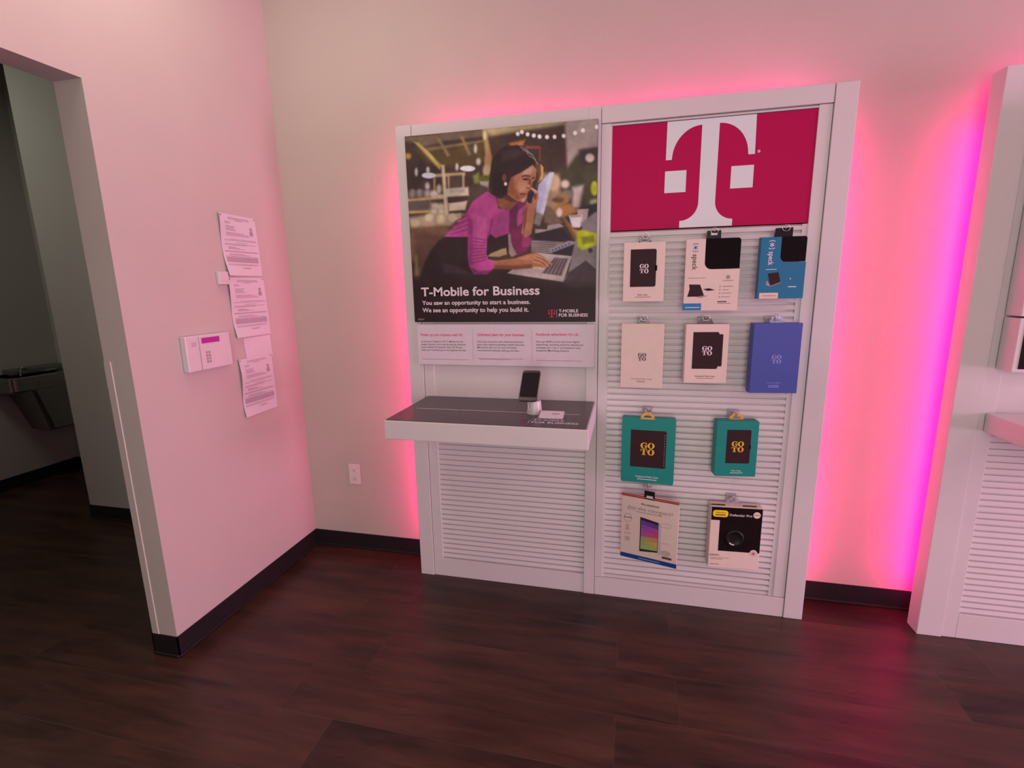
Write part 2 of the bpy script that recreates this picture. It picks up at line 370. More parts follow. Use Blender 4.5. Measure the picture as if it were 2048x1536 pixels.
# next fixture to the right, cut by the edge of the view
X2 = 3.0895; X3 = 4.03; o3 = (3.56, -0.1, 0)
fx3 = thing('display_fixture', 'white display fixture cut off at the right, dark graphic box above its shelf', 'display fixture', o3)
frame_strips(MB(), [(X2, 3.182, 0, ZT, 0)]).build('side_stile', fx3, o3)
frame_strips(MB(), [(3.184, 3.236, 0, 2.181, 0.006), (3.95, X3, 0, ZT, 0.006), (3.236, 3.95, 0, 0.115, 0.006), (3.184, 3.95, 2.183, ZT, 0.002)]).build('frame', fx3, o3)
MB().box(3.236, 3.95, YF + 0.012, YB, 0.918, 2.181, LAM).build('back_panel', fx3, o3)
slat_panel(3.236, 3.95, 0.115, 0.918, 0.008, 0.0273, 0.125).build('louver_panel', fx3, o3)
MB().box(3.203, 3.98, -0.64, YF + 0.001, 0.928, 1.004, LAM, 0.003).build('shelf', fx3, o3)
MB().box(3.2075, 3.97, -0.262, YF, 1.385, 2.10, LAM, 0.002).box(3.225, 3.955, -0.264, -0.262, 1.40, 2.085, GLASSBLK).build('graphic_box', fx3, o3)
MB().box(3.2075, 3.97, -0.262, YF, 1.18, 1.378, LAM, 0.002).box(3.225, 3.955, -0.264, -0.262, 1.192, 1.37, GLASSBLK).build('graphic_box', fx3, o3)
led_box(fx3, o3, X2, X3, True, True)

# ------------------------------------------------------------------ poster and text strip
PX0, PX1, PZ1, PZ0 = .815, 1.680, 2.198, 1.363
YP = YF - 0.015
POSTER = """105,80,64 10 -11,4 207,-2 516,-9 515,38 435,41 226,43 81,64 -9,27
56,40,36 14 -12,23 65,30 192,161 196,227 149,301 -12,309
84,62,36 20 62,66 210,80 427,66 432,158 379,174 220,163 120,142
125,95,66 7 117,67 428,50 431,61 120,85
58,40,34 8 208,43 428,36 428,50 204,56
165,136,76 7 50,29 79,37 201,161 187,182
190,160,95 6 92,58 134,91 181,150 170,156
135,105,76 8 177,20 196,26 246,112 231,118
135,105,76 8 303,19 320,25 360,118 346,122
170,115,45 9 31,101 29,107 24,112 17,115 10,114 3,111 -1,105 -2,99 0,92 5,87 12,85 19,86 25,89 30,94
160,125,76 8 426,-1 443,1 470,136 469,180 454,234 421,232 436,133
186,150,120 10 463,203 461,214 455,222 446,227 437,226 429,220 423,211 422,200 424,189 430,180 438,176 448,176 456,182 461,191
170,112,84 8 466,148 464,156 459,163 452,166 445,165 438,161 433,154 432,146 434,137 439,131 446,128 453,129 460,133 465,140
200,185,130 8 444,29 443,38 440,46 437,50 433,50 429,45 427,37 427,28 428,18 431,11 434,7 438,7 441,12 443,19
86,80,30 8 397,227 462,228 460,259 397,255
120,110,50 8 367,225 401,208 397,266 372,265
152,136,124 6 402,254 457,256 445,297 407,295
75,55,50 8 337,273 400,270 469,297 391,339 337,376
170,136,98 6 154,201 325,203 325,219 156,218
172,140,105 6 308,208 322,209 319,288 306,287
160,128,90 6 228,216 242,217 239,283 228,282
150,118,80 6 148,221 162,221 158,288 147,288
76,54,50 6 242,220 305,220 303,284 241,283
62,46,46 8 86,230 145,227 146,287 83,290
96,74,70 10 -6,275 142,280 147,325 -5,323
128,108,108 8 40,293 38,302 34,310 29,314 23,314 17,309 14,301 13,291 15,282 20,274 25,271 31,271 36,275 40,283
128,108,108 8 81,295 79,305 75,312 69,316 63,316 58,311 55,303 54,294 56,284 60,277 66,273 72,273 77,278 80,286
175,155,150 8 127,259 125,267 122,274 116,277 110,276 105,272 102,266 101,258 103,250 107,244 112,240 118,241 123,245 126,251
150,130,122 8 128,300 126,308 121,314 115,317 107,317 101,313 97,306 96,298 98,290 103,284 109,281 116,281 123,285 127,292
90,72,70 10 -2,333 132,332 129,388 -1,385
172,132,86 6 -6,321 210,316 209,332 -5,334
168,126,80 6 -5,383 137,385 136,400 -4,402
58,40,36 8 -4,403 110,403 109,425 -4,432
188,164,152 8 173,306 170,314 163,321 154,325 144,324 135,320 129,312 128,303 130,295 137,288 146,285 156,285 165,290 171,297
180,150,130 8 193,280 191,290 187,298 181,302 174,302 169,297 165,289 164,278 166,268 171,260 177,256 183,257 189,262 192,270
180,152,136 8 206,318 204,322 198,325 189,327 179,326 170,324 164,320 162,315 165,311 171,308 180,307 190,307 198,310 204,313
150,120,100 12 128,347 208,355 208,442 112,437
182,158,138 8 171,367 169,372 164,377 156,379 148,379 141,376 136,371 134,365 136,359 142,354 149,352 157,353 165,356 169,361
182,158,138 8 202,372 200,377 195,382 188,384 181,384 175,381 170,376 169,370 171,364 176,360 182,357 190,358 196,361 200,366
182,158,138 8 159,393 157,398 153,403 147,405 140,404 134,402 130,397 129,392 131,386 135,382 141,380 148,381 154,383 157,388
182,158,138 8 203,395 201,401 197,406 191,408 184,408 178,405 174,400 173,394 175,388 179,384 185,381 192,382 198,385 201,389
182,158,138 8 148,423 146,430 140,435 131,438 122,437 114,434 109,428 107,421 110,415 115,410 124,407 133,408 141,411 146,417
182,158,138 8 197,429 195,436 190,441 182,444 174,443 167,440 162,434 161,428 163,421 168,416 176,413 184,414 191,417 196,423
190,160,130 6 197,158 214,159 229,451 204,450
190,166,145 6 211,281 340,279 342,323 209,323
160,140,128 6 237,283 322,282 322,305 239,303
184,156,136 6 226,354 332,349 320,395 228,398
60,42,36 5 228,329 310,327 309,349 228,354
60,42,34 5 230,401 306,398 305,409 231,417
168,144,120 6 224,414 293,410 298,455 233,451
200,186,196 5 381,189 379,193 373,197 364,200 352,201 340,201 327,199 315,196 306,192 300,188 299,183 301,179 307,175 316,172 328,171 341,171 353,173 365,176 374,180 379,184
200,186,196 5 164,209 162,214 156,217 147,220 136,222 124,222 112,220 101,217 92,213 87,209 85,204 88,199 93,195 102,192 113,191 126,191 138,193 149,196 157,200 162,204
192,172,160 7 131,178 130,184 127,190 123,192 119,192 115,189 113,183 112,177 114,170 117,165 121,162 125,163 129,166 131,171
192,172,160 7 64,185 63,194 60,201 56,205 52,204 49,200 47,193 47,184 48,175 51,168 55,164 59,164 62,169 64,176
192,172,160 7 291,174 290,182 287,188 283,192 280,191 276,188 274,181 274,173 275,165 278,159 281,156 285,156 288,160 290,166
192,172,160 7 411,157 410,164 406,170 401,173 395,172 391,169 387,163 386,155 388,148 391,142 396,140 402,140 407,144 410,150
192,172,160 7 394,91 392,101 390,109 386,113 383,112 379,108 377,100 377,90 378,81 381,73 384,69 388,69 391,74 393,82
150,122,100 12 -5,419 117,407 209,411 314,417 233,474 4,483
176,150,120 8 58,454 55,463 48,470 38,474 27,473 17,469 11,461 9,451 12,442 19,435 29,432 40,432 50,437 56,444
176,150,120 8 140,426 137,435 130,443 120,446 109,446 100,441 94,433 92,424 95,415 102,408 112,405 122,405 132,410 138,417
176,150,120 8 206,436 203,445 196,452 186,455 176,455 166,450 160,443 158,434 161,425 168,418 178,414 188,415 197,419 204,427
176,150,120 8 271,433 269,442 262,449 252,452 242,452 232,447 226,440 224,431 227,422 234,415 243,411 254,412 263,416 269,424
104,70,54 16 -9,476 207,473 270,531 105,639 -21,667
84,56,46 16 30,491 200,523 129,603 78,675 35,774 14,774
115,95,60 8 23,624 33,626 40,734 16,738
64,44,40 10 467,34 842,0 854,238 495,266
160,134,96 12 422,-4 836,-9 839,13 473,35
152,128,120 9 839,-6 1004,-17 1004,166 906,164 854,227
62,54,40 16 796,229 854,216 911,148 1007,139 1005,423 855,335
58,42,40 10 911,137 1006,131 1005,205 923,221
186,162,152 6 984,181 982,190 976,197 967,200 958,200 949,195 943,187 941,178 943,169 949,162 957,159 967,159 975,164 982,172
232,214,208 4 616,38 614,44 609,48 603,47 598,43 596,37 598,30 603,27 609,28 614,32
232,214,208 4 637,32 635,38 630,41 624,40 619,36 617,30 619,24 624,20 630,21 635,25
232,214,208 4 666,44 664,50 659,54 653,53 648,49 646,42 648,36 653,33 660,34 665,38
232,214,208 4 697,53 695,59 690,63 684,62 679,58 677,52 679,46 685,42 691,43 696,47
232,214,208 4 726,60 724,66 719,70 713,69 708,65 706,59 708,52 713,49 719,50 724,54
232,214,208 4 763,66 761,71 756,75 750,74 745,70 743,64 745,58 750,54 756,55 761,59
232,214,208 4 800,68 798,74 794,77 787,77 783,73 781,66 783,60 788,57 794,57 798,62
232,214,208 4 845,67 843,73 838,77 832,76 827,72 825,66 827,60 832,56 838,57 843,61
232,214,208 4 900,58 898,64 893,68 887,67 882,63 880,57 882,51 887,47 893,48 898,52
232,214,208 4 938,49 937,55 932,58 926,58 921,54 919,47 921,42 926,38 932,39 936,43
232,214,208 4 1003,40 1002,46 997,49 991,48 986,44 985,38 986,32 991,29 997,29 1002,34
170,104,52 7 560,78 644,69 632,95 572,96
124,62,52 5 644,98 722,105 722,118 644,112
110,58,50 5 712,110 722,111 721,178 711,178
160,124,96 16 731,236 808,247 831,397 772,457 737,409
190,150,120 10 820,287 816,304 806,317 792,324 776,323 762,315 752,300 749,283 753,265 762,252 777,245 792,246 806,255 816,270
204,170,155 9 864,298 862,307 856,314 848,317 838,317 830,312 824,305 822,296 824,287 830,280 838,277 848,277 856,282 862,289
190,160,150 12 878,313 935,306 913,418 878,416
120,100,92 10 884,348 881,358 873,365 861,369 848,368 837,363 828,355 825,344 828,335 836,327 848,323 861,324 873,329 881,338
150,104,62 10 866,370 863,382 853,391 839,396 824,395 809,389 800,378 796,366 800,353 809,344 823,339 839,340 853,347 863,357
165,104,56 8 784,400 867,393 908,435 832,460 784,446
100,64,44 8 837,374 834,379 826,383 814,385 801,384 789,381 781,376 778,371 781,365 789,361 801,359 814,360 826,363 834,368
110,84,70 8 737,386 778,411 832,484 796,506 736,479
215,180,175 6 829,434 828,444 823,452 817,456 810,456 804,451 800,443 798,432 800,423 804,415 810,410 817,411 823,416 828,424
70,60,40 12 935,261 1008,243 1005,423 948,420
178,172,36 6 1005,327 1003,342 999,354 991,360 983,360 976,352 971,340 969,325 970,310 975,298 982,292 990,292 998,299 1003,312
150,140,110 8 1011,395 1009,402 1002,408 993,411 983,410 974,406 967,400 965,392 967,385 973,380 983,377 993,377 1002,381 1008,387
40,30,38 8 908,418 1005,395 1006,452 914,464
172,140,134 5 902,422 960,423 949,507 914,505
210,186,182 5 861,450 931,449 918,514 879,512
160,130,130 4 867,450 925,451 922,462 873,461
172,112,56 7 832,454 885,515 926,535 909,569 939,641 891,569
120,80,52 6 826,460 843,461 927,605 915,611
168,158,178 5 694,427 707,291 767,232 787,237 730,444
192,178,190 4 764,238 787,235 733,444 715,440
130,112,104 6 694,427 736,441 712,496 682,483
44,32,38 4 683,533 760,516 834,516 875,575 769,578 685,568
150,130,126 4 690,511 751,516 755,495 815,489 838,504 760,521 690,534
126,106,102 4 666,567 769,576 893,590 769,638 670,630
90,72,72 2 671,581 797,580 797,583 670,585
90,72,72 2 670,592 797,592 797,595 670,595
90,72,72 2 670,602 797,604 797,607 670,606
90,72,72 2 670,612 797,616 797,619 670,616
90,72,72 2 670,623 797,628 797,631 670,626
134,120,132 4 760,615 861,577 898,584 898,595 774,636
80,66,80 1.5 774,620 780,617 788,626 781,629
80,66,80 1.5 790,614 797,611 804,620 798,623
80,66,80 1.5 807,608 813,606 821,614 814,617
80,66,80 1.5 824,602 830,600 837,608 831,611
80,66,80 1.5 840,597 847,594 854,603 848,605
80,66,80 1.5 857,591 863,588 870,597 864,599
46,32,36 4 774,638 895,593 893,615 873,656 797,649
44,26,27 26 -17,753 329,740 553,707 577,746 834,790 1045,776 1054,1324 -54,1354
36,18,22 30 -20,803 1045,822 1054,1324 -54,1354
60,44,46 10 834,790 857,739 948,681 1003,729 1014,821 862,819
42,27,30 9 200,525 331,523 446,505 484,549 552,519 555,631 432,656 349,741 33,804 48,734 78,665 119,597 163,550
56,40,44 10 177,673 269,690 339,741 190,727
150,120,85 5 432,644 452,628 512,606 536,602 540,636 496,648
140,116,104 4 547,532 562,528 570,594 598,637 564,651 550,631
124,106,108 6 1008,440 990,442 924,490 933,539 1009,547
122,104,104 5 834,788 862,734 889,601 906,529 1009,547 1012,738 994,724 948,681
64,46,50 5 857,743 948,681 999,726 1000,793 843,790
168,144,140 4 538,736 689,631 878,656 834,788 674,760
112,90,92 4 721,740 790,660 862,667 827,757
70,52,56 1.5 733,740 787,665 793,665 740,742
70,52,56 1.5 753,743 802,666 808,666 760,744
70,52,56 1.5 773,746 817,667 823,667 780,747
70,52,56 1.5 792,749 832,669 838,669 800,750
70,52,56 1.5 812,752 847,670 852,670 819,753
176,170,24 6 902,534 929,525 1009,548 1010,601 930,628 905,606
118,112,22 8 925,562 987,555 992,587 934,598
60,44,40 2 982,631 981,636 978,640 973,642 968,642 963,640 960,635 959,630 960,625 963,621 968,619 973,619 978,621 981,626
160,58,112 4 194,531 266,469 313,429 361,353 441,307 487,339 498,396 554,408 646,375 642,475 609,414 558,525 479,547 438,514 335,537
126,42,92 4 231,517 337,491 336,498 237,524
126,42,92 4 239,495 337,467 337,474 245,502
126,42,92 4 246,474 338,442 338,450 252,480
126,42,92 4 254,452 339,418 339,425 260,458
148,54,106 5 460,430 560,411 552,519 479,546 438,514
120,38,84 5 557,405 604,372 646,375 633,451 603,443 564,519 552,519
92,34,66 5 560,388 604,378 584,472 564,525 552,519
168,66,122 5 603,414 640,386 636,457 589,520
112,34,70 6 562,505 629,480 671,565 642,629 593,642 561,566
140,46,88 6 624,522 671,561 656,597 618,605
166,102,76 4 646,369 704,326 708,355 694,407 669,536 638,554 617,528
126,66,48 5 624,426 652,393 645,475 629,534
165,62,118 4 338,415 419,410 472,445 461,496 435,542 428,627 437,658 473,667 472,705 430,733 349,726 330,692 325,624
130,44,94 7 337,425 359,454 351,683 330,692 325,624
178,74,130 7 379,427 438,439 425,541 384,597 376,520
128,44,92 3 356,539 430,556 429,561 355,545
128,44,92 3 355,558 429,570 429,576 355,564
128,44,92 3 354,577 429,584 429,590 354,583
128,44,92 3 354,596 428,598 428,604 354,603
128,44,92 3 353,615 428,613 428,618 353,622
128,44,92 3 352,634 428,627 427,633 352,641
128,44,92 3 352,654 427,641 427,647 352,660
128,44,92 3 351,673 427,656 427,662 351,680
120,40,84 5 335,692 380,722 455,714 429,739 354,737
130,42,92 4 457,454 473,445 460,501 440,547 435,542
126,72,50 4 493,337 562,329 604,369 560,408 517,400 498,384
86,46,36 6 531,315 568,329 604,369 567,370 530,351
168,104,78 4 545,229 618,211 678,187 701,217 694,262 678,278 675,307 654,323 650,351 634,375 598,366 549,328 532,269
138,76,50 10 539,234 582,231 587,295 616,350 598,363 549,322 532,269
186,126,98 8 605,273 648,270 647,311 617,320 599,296
184,132,108 6 636,212 678,195 690,216 672,237 630,234
80,44,36 2.5 621,243 642,238 667,244 667,250 642,246 623,249
70,38,34 2.5 627,255 648,254 665,260 648,266 630,263
70,38,34 2.5 675,256 689,249 691,255 679,263
124,66,48 4 660,260 669,260 676,304 659,309 641,303 655,294
186,124,96 4 655,285 668,292 665,303 650,299
118,54,50 3 608,327 626,326 651,332 641,338 617,337
140,80,62 4 613,341 641,342 628,350
190,140,120 5 619,356 644,351 637,371 619,369
50,30,32 5 456,229 470,160 492,121 536,94 602,90 661,123 697,165 705,189 678,193 627,222 569,245 553,282 546,328 518,350 493,343 463,323 451,275
64,42,46 10 523,118 590,106 637,127 589,157 522,164
38,22,26 8 472,218 533,211 543,316 500,340 469,312
104,66,46 3 693,182 708,183 729,201 726,247 704,308 695,302 708,246 699,211
190,140,80 4 720,190 735,208 731,264 708,280 723,241
140,122,124 2.5 619,105 650,119 671,142 674,140 652,116 621,101
140,122,124 2.5 648,124 676,144 695,172 698,170 679,141 651,121
140,122,124 2.5 660,147 686,164 703,189 707,187 689,162 662,144
140,122,124 2.5 628,117 647,125 656,141 660,139 650,122 629,113
110,64,48 4 544,246 542,255 539,261 535,265 530,264 525,260 522,253 522,245 523,236 526,229 531,226 535,226 540,230 543,237
222,200,184 2.5 547,277 546,280 543,284 540,285 537,285 534,283 531,280 531,275 532,271 534,268 537,267 541,267 544,269 546,272
140,52,104 3 432,312 487,339 493,366 450,331
48,30,44 3 654,334 683,322 688,336 671,382 651,375
170,104,80 4 671,301 695,314 708,332 707,366 683,388 677,359 689,336
110,54,46 3 686,336 701,334 698,360 686,365
200,140,116 3 670,300 704,323 701,330 671,312
152,90,62 4 468,668 579,658 646,639 689,630 731,653 778,695 771,700 741,675 745,712 674,711 578,715 468,707
112,60,44 6 470,691 578,696 669,691 674,711 578,717 470,709
172,110,80 5 593,663 646,644 689,636 717,655 674,673
178,116,86 2.5 687,649 737,668 773,700 779,693 741,660 690,641
178,116,86 2.5 682,663 726,679 756,709 763,703 731,671 686,655
178,116,86 2.5 673,680 715,691 744,716 751,709 720,682 675,671
104,56,42 2 693,655 735,673 763,701 765,699 736,670 694,652
104,56,42 2 679,671 720,685 749,710 751,708 722,682 680,668
196,150,130 3 674,706 712,706 740,715 712,721 679,716"""
def paint(nx, ny):
    u = np.linspace(0, 1000, nx)[None, :]; v = np.linspace(0, 1000, ny)[:, None]
    U = np.broadcast_to(u, (ny, nx)); V = np.broadcast_to(v, (ny, nx))
    im = np.empty((ny, nx, 3)); im[:] = np.array([64, 44, 38])
    for line in POSTER.strip().split('\n'):
        t = line.split(); c = np.array([float(a) for a in t[0].split(',')]); bl = float(t[1]); bl = bl * (1.1 if bl >= 6 else 0.65) + 1.1
        P = np.array([[float(a) for a in q.split(',')] for q in t[2:]])
        x0, x1 = P[:, 0].min() - 3 * bl, P[:, 0].max() + 3 * bl; y0, y1 = P[:, 1].min() - 3 * bl, P[:, 1].max() + 3 * bl
        i0, i1 = max(0, int(x0 / 1000 * (nx - 1))), min(nx, int(x1 / 1000 * (nx - 1)) + 2)
        j0, j1 = max(0, int(y0 / 1000 * (ny - 1))), min(ny, int(y1 / 1000 * (ny - 1)) + 2)
        if i1 <= i0 or j1 <= j0: continue
        X = U[j0:j1, i0:i1]; Y = V[j0:j1, i0:i1]
        d2 = np.full(X.shape, 1e18); ins = np.zeros(X.shape, bool); n = len(P)
        for k in range(n):
            a = P[k]; b_ = P[(k + 1) % n]; e = b_ - a; L2 = max(1e-9, e @ e)
            tt = np.clip(((X - a[0]) * e[0] + (Y - a[1]) * e[1]) / L2, 0, 1)
            d2 = np.minimum(d2, (X - a[0] - tt * e[0]) ** 2 + (Y - a[1] - tt * e[1]) ** 2)
            if a[1] != b_[1]:
                cr = ((a[1] > Y) != (b_[1] > Y)) & (X < (b_[0] - a[0]) * (Y - a[1]) / (b_[1] - a[1]) + a[0]); ins ^= cr
        sd = np.sqrt(d2) * np.where(ins, 1, -1)
        al = np.clip(0.5 + sd / (2 * bl), 0, 1); al = al * al * (3 - 2 * al)
        im[j0:j1, i0:i1] = im[j0:j1, i0:i1] * (1 - al[..., None]) + c * al[..., None]
    rs = np.random.RandomState(3)
    for k_, amp in ((9, 0.10), (22, 0.09), (60, 0.06)):      # photographic mottling of the picture
        g = rs.rand(k_ + 2, k_ + 2); iu = np.linspace(0, k_, nx); iv = np.linspace(0, k_, ny)
        a0 = iu.astype(int); b0 = iv.astype(int); fu = (iu - a0)[None, :]; fv = (iv - b0)[:, None]
        q = (g[b0][:, a0] * (1 - fu) + g[b0][:, a0 + 1] * fu) * (1 - fv) + (g[b0 + 1][:, a0] * (1 - fu) + g[b0 + 1][:, a0 + 1] * fu) * fv
        im = im * (1 + amp * 2 * (q[..., None] - 0.5))
    # the print's own fade to dark behind the lettering
    f = np.clip((V - 770) / 110, 0, 1)[..., None]; im = im * (1 - f) + np.array([38, 20, 24]) * f
    return im
def poster_mesh(parent, org):
    nx, ny = 300, 290
    im = paint(nx, ny) / 255.0
    lin = np.where(im <= 0.04045, im / 12.92, ((im + 0.055) / 1.055) ** 2.4) / np.array(EF) * 0.95
    xs = np.linspace(PX0, PX1, nx); zs = np.linspace(PZ1, PZ0, ny)
    vs = np.zeros((ny, nx, 3)); vs[..., 0] = xs[None, :] - org[0]; vs[..., 1] = YP - org[1]; vs[..., 2] = zs[:, None] - org[2]
    idx = np.arange(nx * ny).reshape(ny, nx)
    fs = np.stack([idx[:-1, :-1], idx[1:, :-1], idx[1:, 1:], idx[:-1, 1:]], -1).reshape(-1, 4)
    me = bpy.data.meshes.new('picture'); me.from_pydata(vs.reshape(-1, 3).tolist(), [], fs.tolist())
    at = me.color_attributes.new('print', 'FLOAT_COLOR', 'POINT')
    at.data.foreach_set('color', np.concatenate([np.clip(lin, 0.003, 0.9).reshape(-1, 3), np.ones((nx * ny, 1))], 1).astype(np.float32).ravel())
    m = bpy.data.materials.new('printed_picture'); m.use_nodes = True; nt = m.node_tree; bs = nt.nodes['Principled BSDF']
    ca = nt.nodes.new('ShaderNodeVertexColor'); ca.layer_name = 'print'; nt.links.new(ca.outputs[0], bs.inputs['Base Color'])
    bs.inputs['Roughness'].default_value = 0.5; bs.inputs['Specular IOR Level'].default_value = 0.3
    me.materials.append(m)
    ob = bpy.data.objects.new('picture', me); COL.objects.link(ob); ob.parent = parent
    return ob
op = (1.2475, YF, PZ0)
po = thing('poster', 'large poster of a woman in a pink shirt phoning over a laptop, white headline below', 'poster', op)
MB().box(PX0, PX1, YP + 0.0004, YF - 0.0005, PZ0, PZ1, mat('poster_board', (0.05, 0.035, 0.035), 0.6)).build('board', po, op)
poster_mesh(po, op)
fp = front(0, YP); tx = MB()
tx.text(fp, 'T-Mobile for Business', .856, 1.430, 1.4865, 1.528, WHITEINK, 0.0008, 0.022); tx.build('headline', po, op); tx = MB()
tx.text(fp, 'You saw an opportunity to start a business.', .858, 1.386, 1.445, 1.465, WHITEINK, 0.0008, 0.022)
tx.text(fp, 'We see an opportunity to help you build it.', .858, 1.379, 1.410, 1.431, WHITEINK, 0.0008, 0.022); tx.build('tagline', po, op); tx = MB()
tx.text(fp, 'T-MOBILE', 1.517, 1.604, 1.4055, 1.4195, WHITEINK, 0.0008, 0.02)
tx.text(fp, 'FOR BUSINESS', 1.517, 1.647, 1.3865, 1.4010, WHITEINK, 0.0008, 0.02)
tx.rect(fp, 1.5075, 1.5085, 1.383, 1.420, WHITEINK, 0.0008)
def small_T(mb, fr, u, v, s_, m, d):
    mb.rect(fr, u - .5 * s_, u + .5 * s_, v + .40 * s_, v + .5 * s_, m, d); mb.rect(fr, u - .09 * s_, u + .09 * s_, v - .5 * s_, v + .45 * s_, m, d); mb.rect(fr, u - .3 * s_, u + .3 * s_, v - .58 * s_, v - .48 * s_, m, d)
    for q in (-1, 1):
        mb.rect(fr, u + q * .45 * s_ - .06 * s_, u + q * .45 * s_ + .06 * s_, v + .12 * s_, v + .5 * s_, m, d); mb.rect(fr, u + q * .38 * s_ - .12 * s_, u + q * .38 * s_ + .12 * s_, v - .16 * s_, v + .06 * s_, m, d)
small_T(tx, fp, 1.485, 1.402, .031, mat('logo_magenta', alb(190, 20, 70), 0.5), 0.0008)
tx.build('logo', po, op); tx = MB()
for k in range(3): tx.rect(fp, .832, .868 - k * .004, 1.3785 - k * .003, 1.3797 - k * .003, GREYINK, 0.0008)
tx.build('fine_print', po, op)

os_ = (1.251, YF, 1.155)
sp = thing('info_sign', 'white three-column text sign under the poster, pink headings', 'sign', os_)
YS = YF - 0.010
s1 = MB().box(.820, 1.679, YS, YF - 0.0005, 1.155, 1.352, PAPER2, 0.0015)
f3 = front(0, YS)
s1.text(f3, 'Power up your business with 5G.', .840, 1.057, 1.296, 1.308, PINKINK, 0.0004, 0.02)
s1.text(f3, 'Unlimited plans for your business', 1.127, 1.355, 1.297, 1.310, PINKINK, 0.0004, 0.02)
s1.text(f3, 'Facebook advertising On Us.', 1.411, 1.608, 1.300, 1.312, PINKINK, 0.0004, 0.02)
LN = [(.839, 1.265, ["As America's leader in 5G, T-Mobile has the", 'largest, fastest, most award-winning network,', 'most reliable 5G network. Plus, 5G Access', 'helps your business grow throughout the day.'], (.217, .231, .212, .232)),
      (1.126, 1.266, ['Give your business with unlimited business', 'plans plus industry-leading mobile features,', 'Microsoft 365 on Us, and unlimited', 'international texting, talking and data.'], (.223, .231, .192, .205)),
      (1.411, 1.268, ['Now get $200 to kick-start your digital', 'advertising, including exclusive educational', 'trainings and 1-on-1 consultations with', 'Facebook Marketing Experts.'], (.198, .216, .205, .155))]
for u, v, ls, ws in LN:
    for k, (t, wd) in enumerate(zip(ls, ws)): s1.text(f3, t, u, u + wd, v - k * 0.0138, v - k * 0.0138 + 0.0085, INK, 0.0004, 0.005)
for u in (1.1045, 1.391): s1.rect(f3, u - .0006, u + .0006, 1.178, 1.328, GREYINK)
for u0, u1, v in ((.842, 1.083, 1.181), (1.126, 1.349, 1.188), (1.135, 1.29, 1.184), (1.412, 1.618, 1.183)): s1.rect(f3, u0, u1, v, v + 0.0022, GREYINK)
s1.build('sign_face', sp, os_)

# ------------------------------------------------------------------ boxed products on hooks
RINGM = STEEL
def hook(x, z, ln, label):
    t = thing('display_hook', label, 'hook', (x, YF + 0.009, z), 0, 'slatwall hooks')
    MB().box(-0.022, 0.022, -0.004, 0.0, -0.016, 0.018, CLEAR, 0.002).build('back_plate', t)
    MB().tube([(0, -0.003, 0.004), (0, -ln * .6, 0.004), (0, -ln + 0.006, 0.006), (0.0, -ln - 0.004, 0.016), (0.002, -ln - 0.005, 0.024)], 0.0022, STEEL).build('prong', t)
    MB().tube([(0.014 * math.cos(a) + 0.002, -ln - 0.004, 0.016 + 0.012 * math.sin(a)) for a in [i * 2 * math.pi / 20 for i in range(20)]], 0.0011, STEEL, 6, True).build('ring_tip', t)
    return t
def half_tab(name, root, cx, zt, w_, h_, m, y0, y1, hole=True):
    # rounded hang tab with a slot
    mb = MB(); n = 14
    fr = lambda u, v, d=0.0: (u, y1 + (y0 - y1) * 0 - d, v)
    out = [(cx + w_ / 2 * math.cos(math.pi * i / n), zt + h_ * math.sin(math.pi * i / n)) for i in range(n + 1)]
    inn = [(cx + w_ * .26 * math.cos(math.pi * i / n), zt + h_ * .22 + h_ * .40 * math.sin(math.pi * i / n)) for i in range(n + 1)]
    vs = []; fs = []
    for d in (0, 1):
        y = y0 if d == 0 else y1
        for (a, b_), (c, e) in zip(out, inn): vs += [(a, y, b_), (c, y, e)]
    k = 2 * (n + 1)
    for i in range(n):
        a = 2 * i
        fs += [(a, a + 1, a + 3, a + 2), (k + a, k + a + 2, k + a + 3, k + a + 1), (a, a + 2, k + a + 2, k + a), (a + 1, k + a + 1, k + a + 3, a + 3)]
    mb.add(vs, fs, m)
    mb.box(cx - w_ / 2, cx + w_ / 2, y1, y0, zt - 0.001, zt + h_ * .2, m)
    return mb.build(name, root)
def product(name, label, x0, x1, z0, z1, t, cm, rz=0.0, dy=0.07, group='boxed accessories on the slatwall'):
    cx = (x0 + x1) / 2
    root = thing(name, label, 'product box', (cx, YF - dy + t, z0), rz, group)
    return root, x1 - x0, z1 - z0, cx
def rounded(u0, u1, v0, v1, r, corners='abcd', n=6):
    P = []
    for key, (cu, cv, a0) in zip('abcd', ((u1, v1, 0), (u0, v1, 90), (u0, v0, 180), (u1, v0, 270))):
        if key in corners:
            su = -1 if cu == u1 else 1; sv = -1 if cv == v1 else 1
            for i in range(n + 1):
                a = math.radians(a0 + 90 * i / n); P.append((cu + su * r + r * math.cos(a), cv + sv * r + r * math.sin(a)))
        else: P.append((cu, cv))
    return P
def rel(cx, z0):   # print frame in world x/z, local to the product
    return lambda t: (lambda u, v, d=0.0: (u - cx, -t - d, v - z0))

# A: white folio box, dark case
r, W_, H_, cx = product('folio_case_box', 'white box showing a charcoal case, top left of the slatwall under the sign', 1.798, 1.964, 1.452, 1.694, 0.02, PAPER)
m = MB().box(-W_ / 2, W_ / 2, -0.02, 0, 0, H_, PAPER, 0.001, 1); f = rel(cx, 1.452)(0.02)
m.poly(f, rounded(1.826, 1.930, 1.513, 1.666, 0.008, 'ad'), BLACKP, 0.0004); m.rect(f, 1.926, 1.9345, 1.578, 1.600, BLACKP, 0.0004)
m.goto(f, 1.882, 1.587, 0.036, 0.038, WHITEINK, 0.0009); m.text(f, 'Folio Case', 1.859, 1.899, 1.4765, 1.4835, INK, bold=0.01); m.rect(f, 1.848, 1.912, 1.469, 1.472, GREYINK)
m.build('carton', r); half_tab('hang_tab', r, 1.882 - cx, H_, 0.050, 0.026, SMOKE, -0.004, -0.006)
